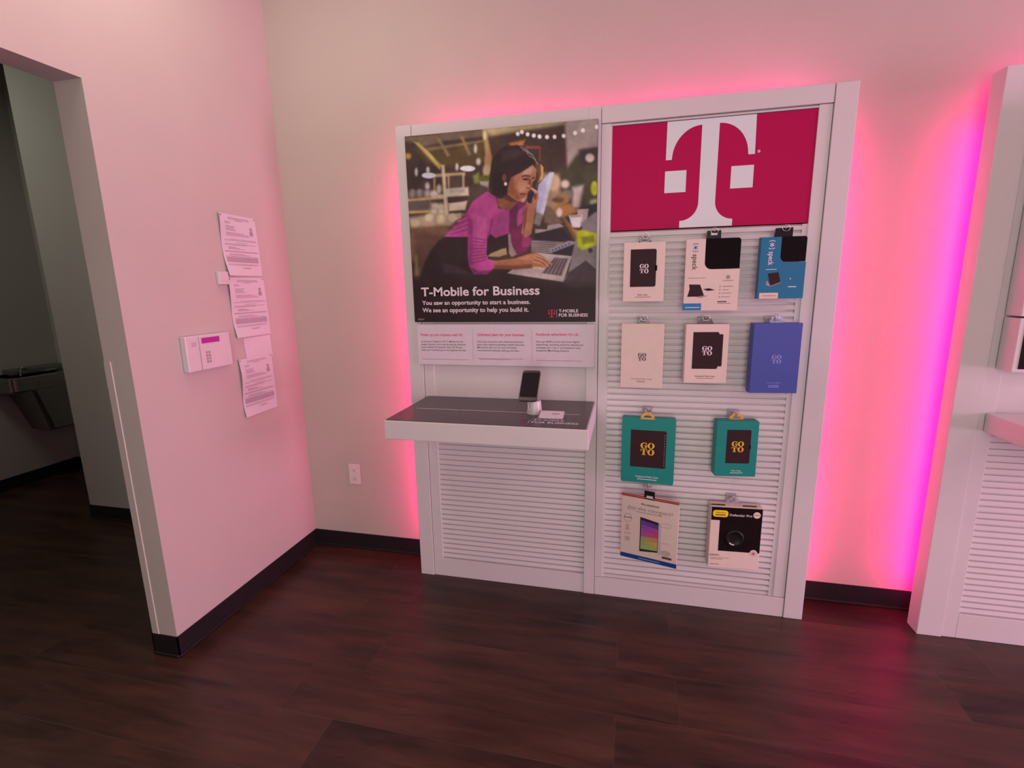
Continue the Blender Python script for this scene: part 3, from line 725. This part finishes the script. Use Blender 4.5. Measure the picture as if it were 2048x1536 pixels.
hook(1.882, 1.703, 0.072, 'chrome hook holding the white charcoal-case box, top left')
# B: white speck package
r, W_, H_, cx = product('tablet_case_package', 'white package with a black case window and blue bottom tag, top row middle', 2.045, 2.253, 1.413, 1.698, 0.02, PAPER)
f = rel(cx, 1.413)(0.02)
m = MB(); body = [(2.045, 1.413), (2.253, 1.413), (2.253, 1.578), (2.146, 1.578)] + [(2.119 + 0.027 * (1 - math.sin(a)), 1.605 - 0.027 * math.cos(a)) for a in [math.radians(k * 15) for k in range(7)]] + [(2.119, 1.698), (2.045, 1.698)]
m.prism(rel(cx, 1.413)(0.0), body, 0.0, 0.02, PAPER)
BLUE = mat('blue_print', alb(0, 92, 146), 0.5)
m.rect(f, 2.0405, 2.114, 1.4135, 1.442, BLUE); m.rect(f, 2.052, 2.108, 1.424, 1.427, WHITEINK, 0.0008)
def speck(m, f, u, v1, ink, ink2, uw, hh):
    c = (u + uw / 2, v1 - 0.016)
    m.ring(f, c, (.019, .017), (.0165, .0145), ink2, 0.0005, 50, 130, 10); m.ring(f, c, (.019, .017), (.0165, .0145), ink2, 0.0005, 230, 310, 10)
    for k in range(3):
        a = math.radians(90 + 60 * k); dx, dz = math.cos(a), math.sin(a); nx, nz = -dz * .0013, dx * .0013; R_ = .0095
        m.poly(f, [(c[0] - R_ * dx + nx, c[1] - R_ * dz + nz), (c[0] - R_ * dx - nx, c[1] - R_ * dz - nz), (c[0] + R_ * dx - nx, c[1] + R_ * dz - nz), (c[0] + R_ * dx + nx, c[1] + R_ * dz + nz)], ink2, 0.0006)
    m.text(f, 'speck', u + uw * .15, u + uw * .95, v1 - 0.042 - hh, v1 - 0.042, ink, 0.0005, 0.01, True)
speck(m, f, 2.068, 1.681, INK, BLUE, 0.026, 0.063)
m.rect(f, 2.059, 2.125, 1.543, 1.5455, GREYINK)
m.poly(f, [(2.063, 1.519), (2.106, 1.518), (2.123, 1.474), (2.100, 1.470), (2.058, 1.469), (2.066, 1.500)], BLACKP, 0.0004); m.poly(f, [(2.118, 1.499), (2.140, 1.503), (2.165, 1.495), (2.135, 1.492)], BLACKP, 0.0004); m.poly(f, [(2.085, 1.470), (2.123, 1.474), (2.140, 1.473), (2.110, 1.464)], GREYINK, 0.0004)
m.ell(f, (2.211, 1.546), .008, .008, GREYINK)
for u0, u1, v in ((2.192, 2.231, 1.531), (2.193, 2.232, 1.508), (2.193, 2.216, 1.494), (2.190, 2.226, 1.481), (2.190, 2.222, 1.466), (2.176, 2.226, 1.440)): m.rect(f, u0, u1, v, v + .003, GREYINK)
for v in (1.508, 1.494, 1.481, 1.466): m.ell(f, (2.183, v + .0015), .003, .003, GREYINK)
m.rect(f, 2.176, 2.211, 1.446, 1.4505, INK)
m.build('carton', r)
m = MB(); m.prism(rel(cx, 1.413)(0.0), rounded(2.121, 2.252, 1.580, 1.699, 0.012, 'a') , 0.004, 0.016, FABRIC); m.build('tablet_case', r)
m = MB(); m.prism(rel(cx, 1.413)(0.0), [(2.122, 1.698), (2.177, 1.698), (2.176, 1.7305), (2.123, 1.7295)], 0.006, 0.010, BLKPL); m.rect(rel(cx, 1.413)(0.0), 2.138, 2.162, 1.712, 1.720, WPLAST, 0.0104); m.build('hang_tab', r)
hook(2.149, 1.712, 0.066, 'chrome hook holding the white package with the black case, top middle')
# C: blue speck package
r, W_, H_, cx = product('tablet_case_package', 'bright blue package with a black case window, top right of the slatwall', 2.321, 2.490, 1.458, 1.695, 0.03, BLUE, math.radians(4))
CY = mat('cyan_card', alb(0, 88, 118), 0.5, noise=0.03)
f = rel(cx, 1.458)(0.03); m = MB()
body = [(2.321, 1.458), (2.490, 1.458), (2.490, 1.599), (2.415, 1.599)] + [(2.395 + 0.022 * (1 - math.sin(a)), 1.621 - 0.022 * math.cos(a)) for a in [math.radians(k * 15) for k in range(7)]] + [(2.395, 1.695), (2.321, 1.695)]
m.prism(rel(cx, 1.458)(0.0), body, 0.0, 0.03, CY)
CREAM = mat('cream_label', alb(205, 160, 140), 0.6)
speck(m, f, 2.348, 1.682, WHITEINK, WHITEINK, 0.026, 0.052)
m.rect(f, 2.328, 2.398, 1.4585, 1.481, CREAM); m.rect(f, 2.338, 2.390, 1.468, 1.471, GREYINK, 0.0008)
m.poly(f, [(2.354, 1.556), (2.393, 1.561), (2.403, 1.522), (2.366, 1.508)], BLACKP, 0.0006); m.poly(f, [(2.349, 1.512), (2.366, 1.505), (2.406, 1.520), (2.403, 1.524), (2.366, 1.510), (2.352, 1.530)], GREYINK, 0.0004)
m.rect(f, 2.345, 2.385, 1.571, 1.573, WHITEINK); m.rect(f, 2.432, 2.462, 1.502, 1.5055, WHITEINK); m.ell(f, (2.438, 1.535), .0025, .0025, WHITEINK)
m.build('carton', r)
MB().prism(rel(cx, 1.458)(0.0), rounded(2.397, 2.489, 1.601, 1.696, 0.010, 'a'), 0.005, 0.026, FABRIC).build('tablet_case', r)
m = MB().prism(rel(cx, 1.458)(0.0), [(2.371, 1.694), (2.438, 1.694), (2.438, 1.731), (2.375, 1.729)], 0.012, 0.016, BLKPL); m.build('hang_tab', r)
hook(2.408, 1.712, 0.075, 'chrome hook holding the bright blue package, top right')
# D: plain white box
r, W_, H_, cx = product('case_box', 'plain white box with only small lettering, second row left', 1.798, 1.974, 1.080, 1.358, 0.025, PAPER, math.radians(-3))
f = rel(cx, 1.080)(0.025); m = MB().box(-W_ / 2, W_ / 2, -0.025, 0, 0, H_, PAPER, 0.001, 1)
m.goto(f, 1.887, 1.216, 0.034, 0.034, INK); m.text(f, 'Universal Folio Case', 1.843, 1.931, 1.117, 1.1225, INK); m.rect(f, 1.867, 1.903, 1.109, 1.1115, GREYINK); m.rect(f, 1.869, 1.901, 1.1045, 1.107, GREYINK)
m.build('carton', r); half_tab('hang_tab', r, 1.887 - cx, H_, 0.050, 0.027, SMOKE, -0.008, -0.010)
hook(1.887, 1.366, 0.068, 'chrome hook holding the plain white box, second row left')
# E: white box with folio
r, W_, H_, cx = product('folio_case_box', 'white box showing a dark folio with an offset back, second row middle', 2.057, 2.228, 1.108, 1.356, 0.04, PAPER, math.radians(4))
f = rel(cx, 1.108)(0.04); m = MB().box(-W_ / 2, W_ / 2, -0.04, 0, 0, H_, PAPER, 0.001, 1)
m.poly(f, rounded(2.087, 2.190, 1.169, 1.324, 0.008, 'ad'), BLACKP, 0.0005); m.poly(f, rounded(2.150, 2.206, 1.180, 1.315, 0.004, 'ad'), BLACKP, 0.0004)
m.goto(f, 2.145, 1.246, 0.040, 0.038, WHITEINK, 0.0009); m.text(f, 'Keyboard Folio Case', 2.102, 2.182, 1.1345, 1.1415, INK, bold=0.01); m.rect(f, 2.109, 2.176, 1.127, 1.130, GREYINK)
m.build('carton', r); half_tab('hang_tab', r, 2.138 - cx, H_, 0.062, 0.028, SMOKE, -0.012, -0.014)
hook(2.136, 1.366, 0.070, 'chrome hook holding the white folio box, second row middle')
# F: purple-blue box
INDIGO = mat('indigo_card', alb(60, 66, 128), 0.5, noise=0.02)
PALEINK = mat('pale_violet_ink', alb(126, 116, 172), 0.5)
r, W_, H_, cx = product('case_box', 'tall indigo blue box, second row right', 2.315, 2.500, 1.073, 1.360, 0.045, INDIGO, math.radians(6))
f = rel(cx, 1.073)(0.045); m = MB().box(-W_ / 2, W_ / 2, -0.045, 0, 0, H_, INDIGO, 0.001, 1)
m.goto(f, 2.411, 1.214, 0.037, 0.036, PALEINK); m.text(f, 'Universal 360 II', 2.380, 2.436, 1.1135, 1.1195, PALEINK, bold=0.01); m.rect(f, 2.388, 2.428, 1.103, 1.106, PALEINK); m.rect(f, 2.387, 2.429, 1.097, 1.100, PALEINK)
m.build('carton', r); half_tab('hang_tab', r, 2.412 - cx, H_, 0.058, 0.027, mat('pale_blue_plastic', (0.42, 0.55, 0.75), 0.3), -0.014, -0.016)
hook(2.398, 1.368, 0.072, 'chrome hook holding the indigo box, second row right')
# G, H: teal boxes
TEAL = mat('teal_card', alb(0, 110, 101), 0.5, noise=0.02); GOLD = mat('gold_ink', alb(206, 150, 44), 0.45); GOLDP = mat('gold_plastic', alb(196, 138, 64), 0.35)
r, W_, H_, cx = product('keyboard_folio_box', 'larger teal box with a brown folio and gold letters, third row left', 1.811, 2.040, 0.640, 0.946, 0.03, TEAL, math.radians(-3))
f = rel(cx, 0.640)(0.03); m = MB().prism(rel(cx, 0.640)(0.0), rounded(1.811, 2.040, 0.640, 0.946, 0.008), 0, 0.03, TEAL)
m.poly(f, rounded(1.850, 2.003, 0.715, 0.888, 0.006, 'ad'), BLACKP, 0.0004)
for k in range(12): m.rect(f, 1.9945, 1.9975, 0.728 + k * .0125, 0.733 + k * .0125, GREYINK, 0.0008)
m.goto(f, 1.924, 0.802, 0.060, 0.058, GOLD, 0.0009); m.text(f, 'Keyboard Folio Case', 1.877, 1.974, 0.666, 0.675, WHITEINK, bold=0.01); m.rect(f, 1.883, 1.968, 0.656, 0.659, WHITEINK)
m.build('carton', r); half_tab('hang_tab', r, 1.920 - cx, H_ - 0.006, 0.062, 0.032, GOLDP, -0.0305, -0.0325)
hook(1.920, 0.962, 0.072, 'chrome hook holding the larger teal box, third row left')
r, W_, H_, cx = product('folio_case_box', 'smaller teal box with a brown case and gold letters, third row right', 2.199, 2.369, 0.700, 0.947, 0.05, TEAL, math.radians(7))
f = rel(cx, 0.700)(0.05); m = MB().prism(rel(cx, 0.700)(0.0), rounded(2.199, 2.369, 0.700, 0.947, 0.005), 0, 0.05, TEAL)
m.poly(f, rounded(2.241, 2.340, 0.759, 0.909, 0.006, 'ad'), BLACKP, 0.0004); m.rect(f, 2.336, 2.3425, 0.824, 0.842, BLACKP, 0.0004)
m.goto(f, 2.288, 0.834, 0.050, 0.048, GOLD, 0.0009); m.text(f, 'Folio Case', 2.268, 2.308, 0.7225, 0.7295, WHITEINK, bold=0.01); m.rect(f, 2.263, 2.316, 0.7145, 0.717, WHITEINK)
m.build('carton', r); half_tab('hang_tab', r, 2.285 - cx, H_ - 0.002, 0.064, 0.030, GOLDP, -0.020, -0.022)
hook(2.280, 0.962, 0.072, 'chrome hook holding the smaller teal box, third row right')
# I: screen protector pack, turned on its hook
ang = math.radians(15); wI = 0.255
REDP = mat('red_print', alb(140, 8, 34), 0.5); NAVY = mat('navy_print', alb(18, 48, 110), 0.5)
cx = 1.8; z0 = 0.270
r = thing('screen_protector_pack', 'cream screen protector pack with red top edge and navy bottom band, swung on its hook', 'product box', (1.819, YF - 0.062, z0), -ang, 'boxed accessories on the slatwall')
f = lambda u, v, d=0.0: (u, -0.008 - d, v)
HI = 0.318
m = MB().box(0, wI, -0.008, 0, 0, HI, PAPER, 0.0008, 1)
m.rect(f, 0, wI, HI - .0125, HI, REDP, 0.0012); m.rect(f, 0, wI, HI - .0065, HI - .005, CREAM, 0.0016); m.rect(f, 0, wI, 0, 0.021, NAVY, 0.0012)
m.rect(f, .085, .180, .007, .0125, mat('sky_ink', alb(84, 118, 160), 0.5), 0.0016)
m.text(f, 'InvisibleShield', .100, .168, .2735, .2835, INK, 0.0012, 0.012); m.ell(f, (.094, .279), .004, .004, INK, 0.0012)
m.text(f, 'glass elite visionguard+', .028, .232, .246, .265, GREYINK, 0.0012, 0.0); m.rect(f, .068, .184, .236, .239, GREYINK, 0.0012)
m.ring(f, (.031, .200), (.019, .021), (.017, .019), GREYINK, 0.0012); m.rect(f, .014, .048, .200, .203, INK, 0.0016)
m.poly(f, [(.020, .138), (.040, .138), (.036, .158), (.037, .168), (.023, .168), (.024, .158)], mat('faint_ink', alb(176, 140, 134), 0.6), 0.0012); m.rect(f, .015, .046, .121, .124, GREYINK, 0.0012); m.ell(f, (.031, .096), .013, .012, MATS['faint_ink'], 0.0012)
# printed tablet with a rainbow wallpaper
TB0, TB1, TV0, TV1 = .088, .170, .045, .215
m.poly(f, [(TB0, TV0), (TB1, TV0 + .012), (TB1, TV1 - .012), (TB0, TV1)], BLACKP, 0.0012)
bands = [((94, 52, 130), (84, 40, 116)), ((110, 66, 142), (168, 50, 118)), ((142, 70, 140), (172, 44, 104)), ((150, 72, 118), (176, 56, 88)), ((128, 136, 96), (188, 104, 60)), ((122, 140, 80), (198, 134, 60)), ((124, 152, 98), (150, 140, 80))]
nb = len(bands)
for k in range(nb):
    va, vb = TV1 - .012 - k * .145 / nb, TV1 - .012 - (k + 1) * .145 / nb
    for q in range(4):
        c0, c1 = bands[k]; tq = (q + .5) / 4; colr = tuple(c0[i] * (1 - tq) + c1[i] * tq for i in range(3))
        ua, ub = TB0 + .004 + q * (TB1 - TB0 - .006) / 4, TB0 + .004 + (q + 1) * (TB1 - TB0 - .006) / 4
        sk = lambda u, v: v - (u - TB0) * 0.15 * (1 if v > .15 else -0.5)
        m.poly(f, [(ua, sk(ua, vb)), (ub, sk(ub, vb)), (ub, sk(ub, va)), (ua, sk(ua, va))], mat('wallpaper_%d_%d' % (k, q), alb(*colr), 0.5), 0.0016)
m.ring(f, (.200, .196), (.027, .010), (.025, .0085), GREYINK, 0.0012, 20, 340); m.rect(f, .180, .220, .108, .111, MATS['faint_ink'], 0.0012); m.ell(f, (.205, .062), .022, .014, MATS['faint_ink'], 0.0012)
m.rect(f, .190, .232, .034, .045, INK, 0.0012)
m.poly(f, [(.172, .045), (.182, .050), (.182, .190), (.172, .200)], mat('pale_sheen_print', alb(176, 150, 158), 0.5), 0.0012)
m.build('carton', r)
m = MB().box(.102, .148, -0.0095, -0.0085, HI - .012, HI + .028, BLKPL); m.rect(f, .112, .140, HI - .006, HI + .006, WPLAST, 0.002); m.build('hang_tab', r)
hook(1.932, 0.606, 0.070, 'chrome hook holding the cream screen protector pack, bottom left')
# J: black and white case box
r, W_, H_, cx = product('rugged_case_box', 'white box with a black front and yellow label, bottom right of the slatwall', 2.201, 2.414, 0.262, 0.556, 0.055, PAPER, math.radians(3))
f = rel(cx, 0.262)(0.055); m = MB().box(-W_ / 2, W_ / 2, -0.055, 0, 0, H_, PAPER, 0.0015, 1)
DB = mat('deep_black_print', alb(24, 11, 13), 0.45, 0.1)
m.rect(f, 2.203, 2.4135, 0.492, 0.5545, DB); m.rect(f, 2.240, 2.4135, 0.345, 0.493, DB)
m.poly(f, rounded(2.209, 2.273, 0.508, 0.540, 0.012), mat('yellow_label', alb(226, 176, 20), 0.45), 0.0008)
m.text(f, 'OtterBox', 2.219, 2.263, 0.5255, 0.534, INK, 0.0012); m.rect(f, 2.219, 2.262, 0.5155, 0.520, INK, 0.0012)
m.text(f, 'Defender Pro', 2.279, 2.372, 0.515, 0.526, PAPER2, 0.0008, 0.02)
m.ell(f, (2.391, 0.525), .015, .015, PAPER, 0.0008); m.rect(f, 2.380, 2.402, 0.523, 0.527, GREYINK, 0.0012)
m.ell(f, (2.389, 0.344), .016, .016, PAPER, 0.0008); m.ell(f, (2.389, 0.342), .011, .011, mat('pale_dot', alb(190, 140, 138), 0.5), 0.0012); m.ell(f, (2.389, 0.342), .004, .004, INK, 0.0016)
m.text(f, 'DROP+', 2.206, 2.249, 0.319, 0.328, INK, bold=0.015); m.rect(f, 2.210, 2.288, 0.309, 0.312, GREYINK); m.rect(f, 2.210, 2.262, 0.302, 0.305, GREYINK); m.rect(f, 2.210, 2.249, 0.277, 0.281, GREYINK)
m.build('carton', r)
m = MB().lathe((2.305 - cx, -0.055, 0.410 - 0.262), [(0.040, 0.0005), (0.040, 0.004), (0.033, 0.006), (0.030, 0.006), (0.027, 0.003), (0.010, 0.003)], BLKPL, 30, True, 'y')
m.ring(lambda u, v, d=0.0: (u - cx, -0.0615 - d, v - 0.262), (2.305, 0.410), (.032, .032), (.026, .026), WPLAST, 0.0002, 225, 268, 8); m.build('ring_grip', r)
MB().box(2.203 - cx, 2.262 - cx, -0.040, -0.036, H_, H_ + .004, BLKPL).build('top_flap_edge', r); MB().box(2.335 - cx, 2.392 - cx, -0.040, -0.036, H_, H_ + .004, BLKPL).build('top_flap_edge', r)
half_tab('hang_tab', r, 2.300 - cx, H_, 0.060, 0.030, CLEAR, -0.012, -0.014)
hook(2.298, 0.572, 0.060, 'chrome hook holding the black and white box, bottom right')

# ------------------------------------------------------------------ phone, stand, card on the shelf
cxs, cys = 1.4458, -0.432
t = thing('phone_stand', 'white round security stand under the display phone', 'phone stand', (cxs, cys, SZ))
MB().lathe((0, 0, 0), [(0.0325, 0.0), (0.0330, 0.003), (0.0325, 0.006), (0.0290, 0.040), (0.0280, 0.052), (0.0265, 0.056)], WPLAST).build('base', t)
th = math.radians(45)
MB().box(-0.016, 0.016, -0.03, 0.03, -0.004, 0.004, WPLAST, 0.002, 2, Matrix.Translation((-0.010, -0.004, 0.063)) @ Matrix.Rotation(math.radians(45), 4, 'X')).build('mount', t)
pts = []
for i in range(15):
    a = math.pi * i / 14; pts.append((-0.012 + 0.007 * math.cos(a) * -1 + 0.0, -0.0335 - 0.003, 0.050 - 0.032 * math.sin(a)))
MB().tube(pts, 0.0018, WPLAST, 8).build('cable', t)
pb = (1.4289, -0.500, 1.0636)
ph = thing('smartphone', 'black smartphone leaning back on the white stand on the shelf', 'smartphone', pb)
# lower edge centre at the origin; u across, l along the length, thickness behind
RX = Matrix.Rotation(-th, 4, 'X')
def phone_frame(off): return lambda u, v, d=0.0: tuple(RX @ Vector((u, off - d, v)))
pp = MB(); pts2 = rounded(-0.0385, 0.0385, 0, 0.152, 0.011)
pp.prism(phone_frame(0.008), pts2, 0.0, 0.008, mat('phone_body', (0.018, 0.016, 0.018), 0.3, 0.5)); pp.build('body', ph)
MB().poly(phone_frame(0.0), rounded(-0.0355, 0.0355, 0.018, 0.140, 0.006), GLASSBLK, 0.0004).build('screen', ph)
MB().rect(phone_frame(0.0), -0.033, 0.033, 0.004, 0.014, mat('phone_chin', (0.07, 0.06, 0.065), 0.4), 0.0005).build('chin', ph)
c = thing('price_card', 'small white card on a wedge holder beside the phone stand', 'card', (1.5275, -0.504, SZ))
w_ = MB(); A = [(-0.0525, -0.030), (0.0525, -0.030), (0.0525, 0.030), (-0.0525, 0.030)]
w_.add([(x, y, 0.0) for x, y in A] + [(x, y, 0.006 if y < 0 else 0.0235) for x, y in A], [(3, 2, 1, 0), (4, 5, 6, 7), (0, 1, 5, 4), (1, 2, 6, 5), (2, 3, 7, 6), (3, 0, 4, 7)], CLEAR); w_.build('holder', c)
k = MB(); fcard = lambda u, v, d=0.0: (u, v, 0.0152 + v * 0.2917 + d)
k.rect(fcard, -0.046, 0.052, -0.029, 0.029, PAPER2, 0.0006); k.rect(fcard, 0.004, 0.034, 0.003, 0.010, GREYINK, 0.001); k.build('card_face', c)

# ------------------------------------------------------------------ left wall: notices, sensor, keypad
def lw(x): return lambda u, v, d=0.0: (x + d, u, v)
LINKM = mat('notice_ink', (0.40, 0.32, 0.37), 0.7, 0.2); LPAPER = mat('notice_paper', (0.66, 0.63, 0.66), 0.7, 0.2, noise=0.01)
def notice(y0, y1, z0, z1, sh, label, curl, rnd, blank=False):
    h = z1 - z0; w = y1 - y0
    t = thing('notice_sheet', label, 'notice', (0.0, (y0 + y1) / 2, z0), 0, None if blank else 'paper notices on the left wall')
    def bend(u, v):   # distance from the wall
        a, b_ = (u / w), (v / h)
        return 0.0016 + curl * (0.5 + 0.5 * math.cos(b_ * 6.0 + rnd)) * (1 - a) ** 2 + curl * .5 * max(0, 0.25 - b_) * 4 * (1 - a)
    F = lambda u, v, d=0.0: (bend(u, v) + d, u - w / 2 + sh * (v / h - .5), v)
    m = MB(); n = 12; vs = []; fs = []
    for s_ in (0, 1):
        for j in range(n + 1):
            for i in range(n + 1): vs.append(F(w * i / n, h * j / n, 0.0003 * s_))
    q = (n + 1) ** 2
    for j in range(n):
        for i in range(n):
            a = j * (n + 1) + i; fs += [(a, a + n + 1, a + n + 2, a + 1), (q + a, q + a + 1, q + a + n + 2, q + a + n + 1)]
    m.add(vs, fs, LPAPER, True)
    def bar(u0, u1, v, th_):
        k_ = 6
        for i in range(k_):
            a, b_ = u0 + (u1 - u0) * i / k_, u0 + (u1 - u0) * (i + 1) / k_
            m.poly(F, [(a * w, v * h), (b_ * w, v * h), (b_ * w, (v + th_) * h), (a * w, (v + th_) * h)], LINKM, 0.0009)
    if not blank:
        for u0, u1, v in ((.22, .80, .945), (.22, .82, .925), (.40, .62, .905), (.12, .26, .875), (.12, .28, .855), (.14, .40, .805), (.14, .36, .785), (.14, .38, .765), (.14, .42, .745), (.14, .62, .700), (.14, .74, .680), (.14, .78, .660)): bar(u0, u1, v, .009)
        for u0, u1, v in ((.24, .94, .600), (.08, .96, .580), (.36, .70, .545), (.08, .92, .520), (.08, .66, .505), (.16, .36, .470), (.16, .46, .455), (.16, .60, .440), (.06, .96, .405), (.06, .94, .392), (.16, .56, .355), (.16, .70, .340), (.06, .92, .318)): bar(u0, u1, v, .008)
        for k_ in range(6): bar(.06, .94, .225 + k_ * .0145, .011)
        for u0, u1, v in ((.06, .94, .190), (.06, .88, .172), (.44, .70, .130), (.48, .68, .116)): bar(u0, u1, v, .008)
        m.ell(F, (.84 * w, .80 * h), .038 * w, .030 * h, LINKM, 0.0009); m.ell(F, (.84 * w, .745 * h), .050 * w, .026 * h, LINKM, 0.0009); m.rect(F, .79 * w, .89 * w, .69 * h, .73 * h, LINKM, 0.0009)
    m.build('sheet', t)
    if not blank:
        pn = MAT_PIN
        for u, v in ((.03, .975), (.97, .975)):
            x, y, z = F(u * w, v * h, 0.0004); q_ = MB().lathe((0, 0, 0), [(0.004, 0.0), (0.0035, 0.002), (0.001, 0.003)], pn, 10)
            o = q_.build('pin', t); o.rotation_euler = (0, math.pi / 2, 0); o.location = (x, y, z)
    return t
MAT_PIN = mat('pin_head', (0.35, 0.3, 0.32), 0.4, 0.5)
notice(-0.455, -0.220, 1.598, 1.876, -0.012, 'topmost of the three printed notices on the left wall', 0.012, 0.4)
notice(-0.394, -0.208, 1.190, 1.300, -0.006, 'blank pale sheet showing between the middle and lowest notices', 0.0, 2.0, True)
notice(-0.448, -0.206, 1.306, 1.590, -0.010, 'middle of the three printed notices, beside the small sensor', 0.010, 1.2)
notice(-0.448, -0.214, 0.915, 1.202, -0.002, 'lowest of the three printed notices on the left wall', 0.013, 2.0)
t = thing('wall_sensor', 'small white sensor box left of the middle notice', 'sensor', (0, -0.482, 1.557))
MB().box(0.0005, 0.018, -0.030, 0.028, 0, 0.058, WPLAST, 0.003).build('case', t); MB().box(0.0178, 0.0184, -0.026, 0.024, 0.014, 0.0148, GPLAST).build('seam', t)

t = thing('alarm_keypad', 'white alarm keypad with a purple display on the left wall', 'keypad', (0, -0.632, 1.190))
kb = MB().box(0.0005, 0.030, -0.115, 0.122, 0, 0.152, WPLAST, 0.004)
kb.box(0.0295, 0.0312, -0.050, -0.0485, 0.004, 0.148, GPLAST)
fk = lw(0.030)
for i in range(4): kb.rect(fk, -0.088, -0.062, 0.108 + i * .005, 0.110 + i * .005, GPLAST)
kb.build('case', t)
MB().box(0.030, 0.0325, -0.047, 0.120, 0.004, 0.100, WPLAST, 0.001).build('door', t)
MB().box(0.030, 0.0315, -0.034, 0.062, 0.116, 0.140, mat('purple_display', (0.30, 0.012, 0.20), 0.15, 0.5, emit=((0.45, 0.02, 0.28), 0.25))).build('display', t)
for i in range(2):
    for j in range(4): MB().box(0.0325, 0.0335, -0.022 + i * .014, -0.012 + i * .014, 0.030 + j * .0135, 0.040 + j * .0135, GPLAST, 0.0008, 1).build('button', t)
for i in range(2):
    for j in range(2): MB().lathe((0.030, -0.088 + i * .022, 0.060 + j * .013), [(0.0022, 0.0), (0.0018, 0.001)], GPLAST, 10).build('indicator', t)

# ------------------------------------------------------------------ outlet on the back wall
t = thing('wall_outlet', 'white duplex power outlet low on the back wall left of the fixture', 'outlet', (0.298, 0, 0.407))
OPL = mat('outlet_white', (0.70, 0.66, 0.66), 0.35, 0.5)
MB().box(-0.036, 0.036, -0.006, -0.0003, 0, 0.124, OPL, 0.003).build('cover_plate', t)
for zc in (0.036, 0.088):
    ro = MB().prism(lambda u, v, d=0.0: (u, -0.006 - d, v), rounded(-0.017, 0.017, zc - .0145, zc + .0145, .008), 0, 0.0015, OPL)
    fo = lambda u, v, d=0.0: (u, -0.0075 - d, v)
    ro.rect(fo, -.008, -.0055, zc - .002, zc + .007, INK); ro.rect(fo, .0055, .008, zc - .002, zc + .006, INK); ro.ell(fo, (0, zc - .008), .0028, .0028, INK); ro.build('receptacle', t)

# ------------------------------------------------------------------ drinking fountain in the hall
XW = -2.965
t = thing('drinking_fountain', 'stainless steel wall-hung drinking fountain in the dim hall', 'drinking fountain', (XW, 0.47, 0.40))
bs = MB()
def loop(y0, y1, x1, z, r=0.05, n=6):
    P = [(XW + 0.0005, y0, z)]
    for k_ in range(n + 1):
        a = math.radians(90 * k_ / n); P.append((x1 - r + r * math.sin(a), y0 + r - r * math.cos(a), z))
    for k_ in range(n + 1):
        a = math.radians(90 * k_ / n); P.append((x1 - r + r * math.cos(a), y1 - r + r * math.sin(a), z))
    P.append((XW + 0.0005, y1, z)); return P
def loft(mb, loops, m, cap0=True, cap1=True):
    n = len(loops[0]); vs = [v for L_ in loops for v in L_]; fs = []
    for k_ in range(len(loops) - 1):
        for i in range(n):
            j = (i + 1) % n; fs.append((k_ * n + i, k_ * n + j, (k_ + 1) * n + j, (k_ + 1) * n + i))
    if cap0: fs.append(list(range(n))[::-1])
    if cap1: fs.append([(len(loops) - 1) * n + i for i in range(n)])
    mb.add(vs, fs, m)
loft(bs, [loop(.245, .72, XW + .31, .795), loop(.235, .73, XW + .32, .81), loop(.235, .73, XW + .32, .905), loop(.242, .722, XW + .312, .912), loop(.275, .69, XW + .28, .908), loop(.32, .64, XW + .22, .865)], STAIN)
bs.build('basin', t, (XW, 0.47, 0.40))
ap = MB(); loft(ap, [loop(.50, .74, XW + .20, .435, .03), loop(.49, .74, XW + .22, .45, .03), loop(.37, .72, XW + .29, .795, .03)], STAIN); ap.build('apron', t, (XW, 0.47, 0.40))
sp_ = MB().box(XW + .02, XW + .10, .36, .74, .905, .955, STAIN, 0.012); sp_.build('splash_back', t, (XW, 0.47, 0.40))
MB().tube([(XW + .17, .39, .905), (XW + .17, .385, .945), (XW + .185, .40, .965), (XW + .205, .42, .962)], .012, STAIN).build('bubbler', t, (XW, 0.47, 0.40))
MB().box(XW + .318, XW + .328, .40, .56, .835, .875, STAIN, 0.004).build('push_bar', t, (XW, 0.47, 0.40))

# ------------------------------------------------------------------ ceiling lamps (above the view)
for x, y, lab in ((0.5, -1.05, 'square ceiling lamp over the left corner'), (4.4, -3.2, 'square ceiling lamp over the middle of the shop'), (-2.25, -0.9, 'square ceiling lamp in the hall')):
    t = thing('ceiling_lamp', lab, 'ceiling lamp', (x, y, ZC))
    MB().box(-.32, .32, -.32, .32, -.03, -0.001, WPLAST, 0.004).build('frame', t)
    MB().box(-.29, .29, -.29, .29, -.034, -.03, mat('lamp_diffuser', (0.8, 0.8, 0.78), 0.6, 0.2, emit=((1.0, 0.9, 0.75), 0.6))).build('diffuser', t)
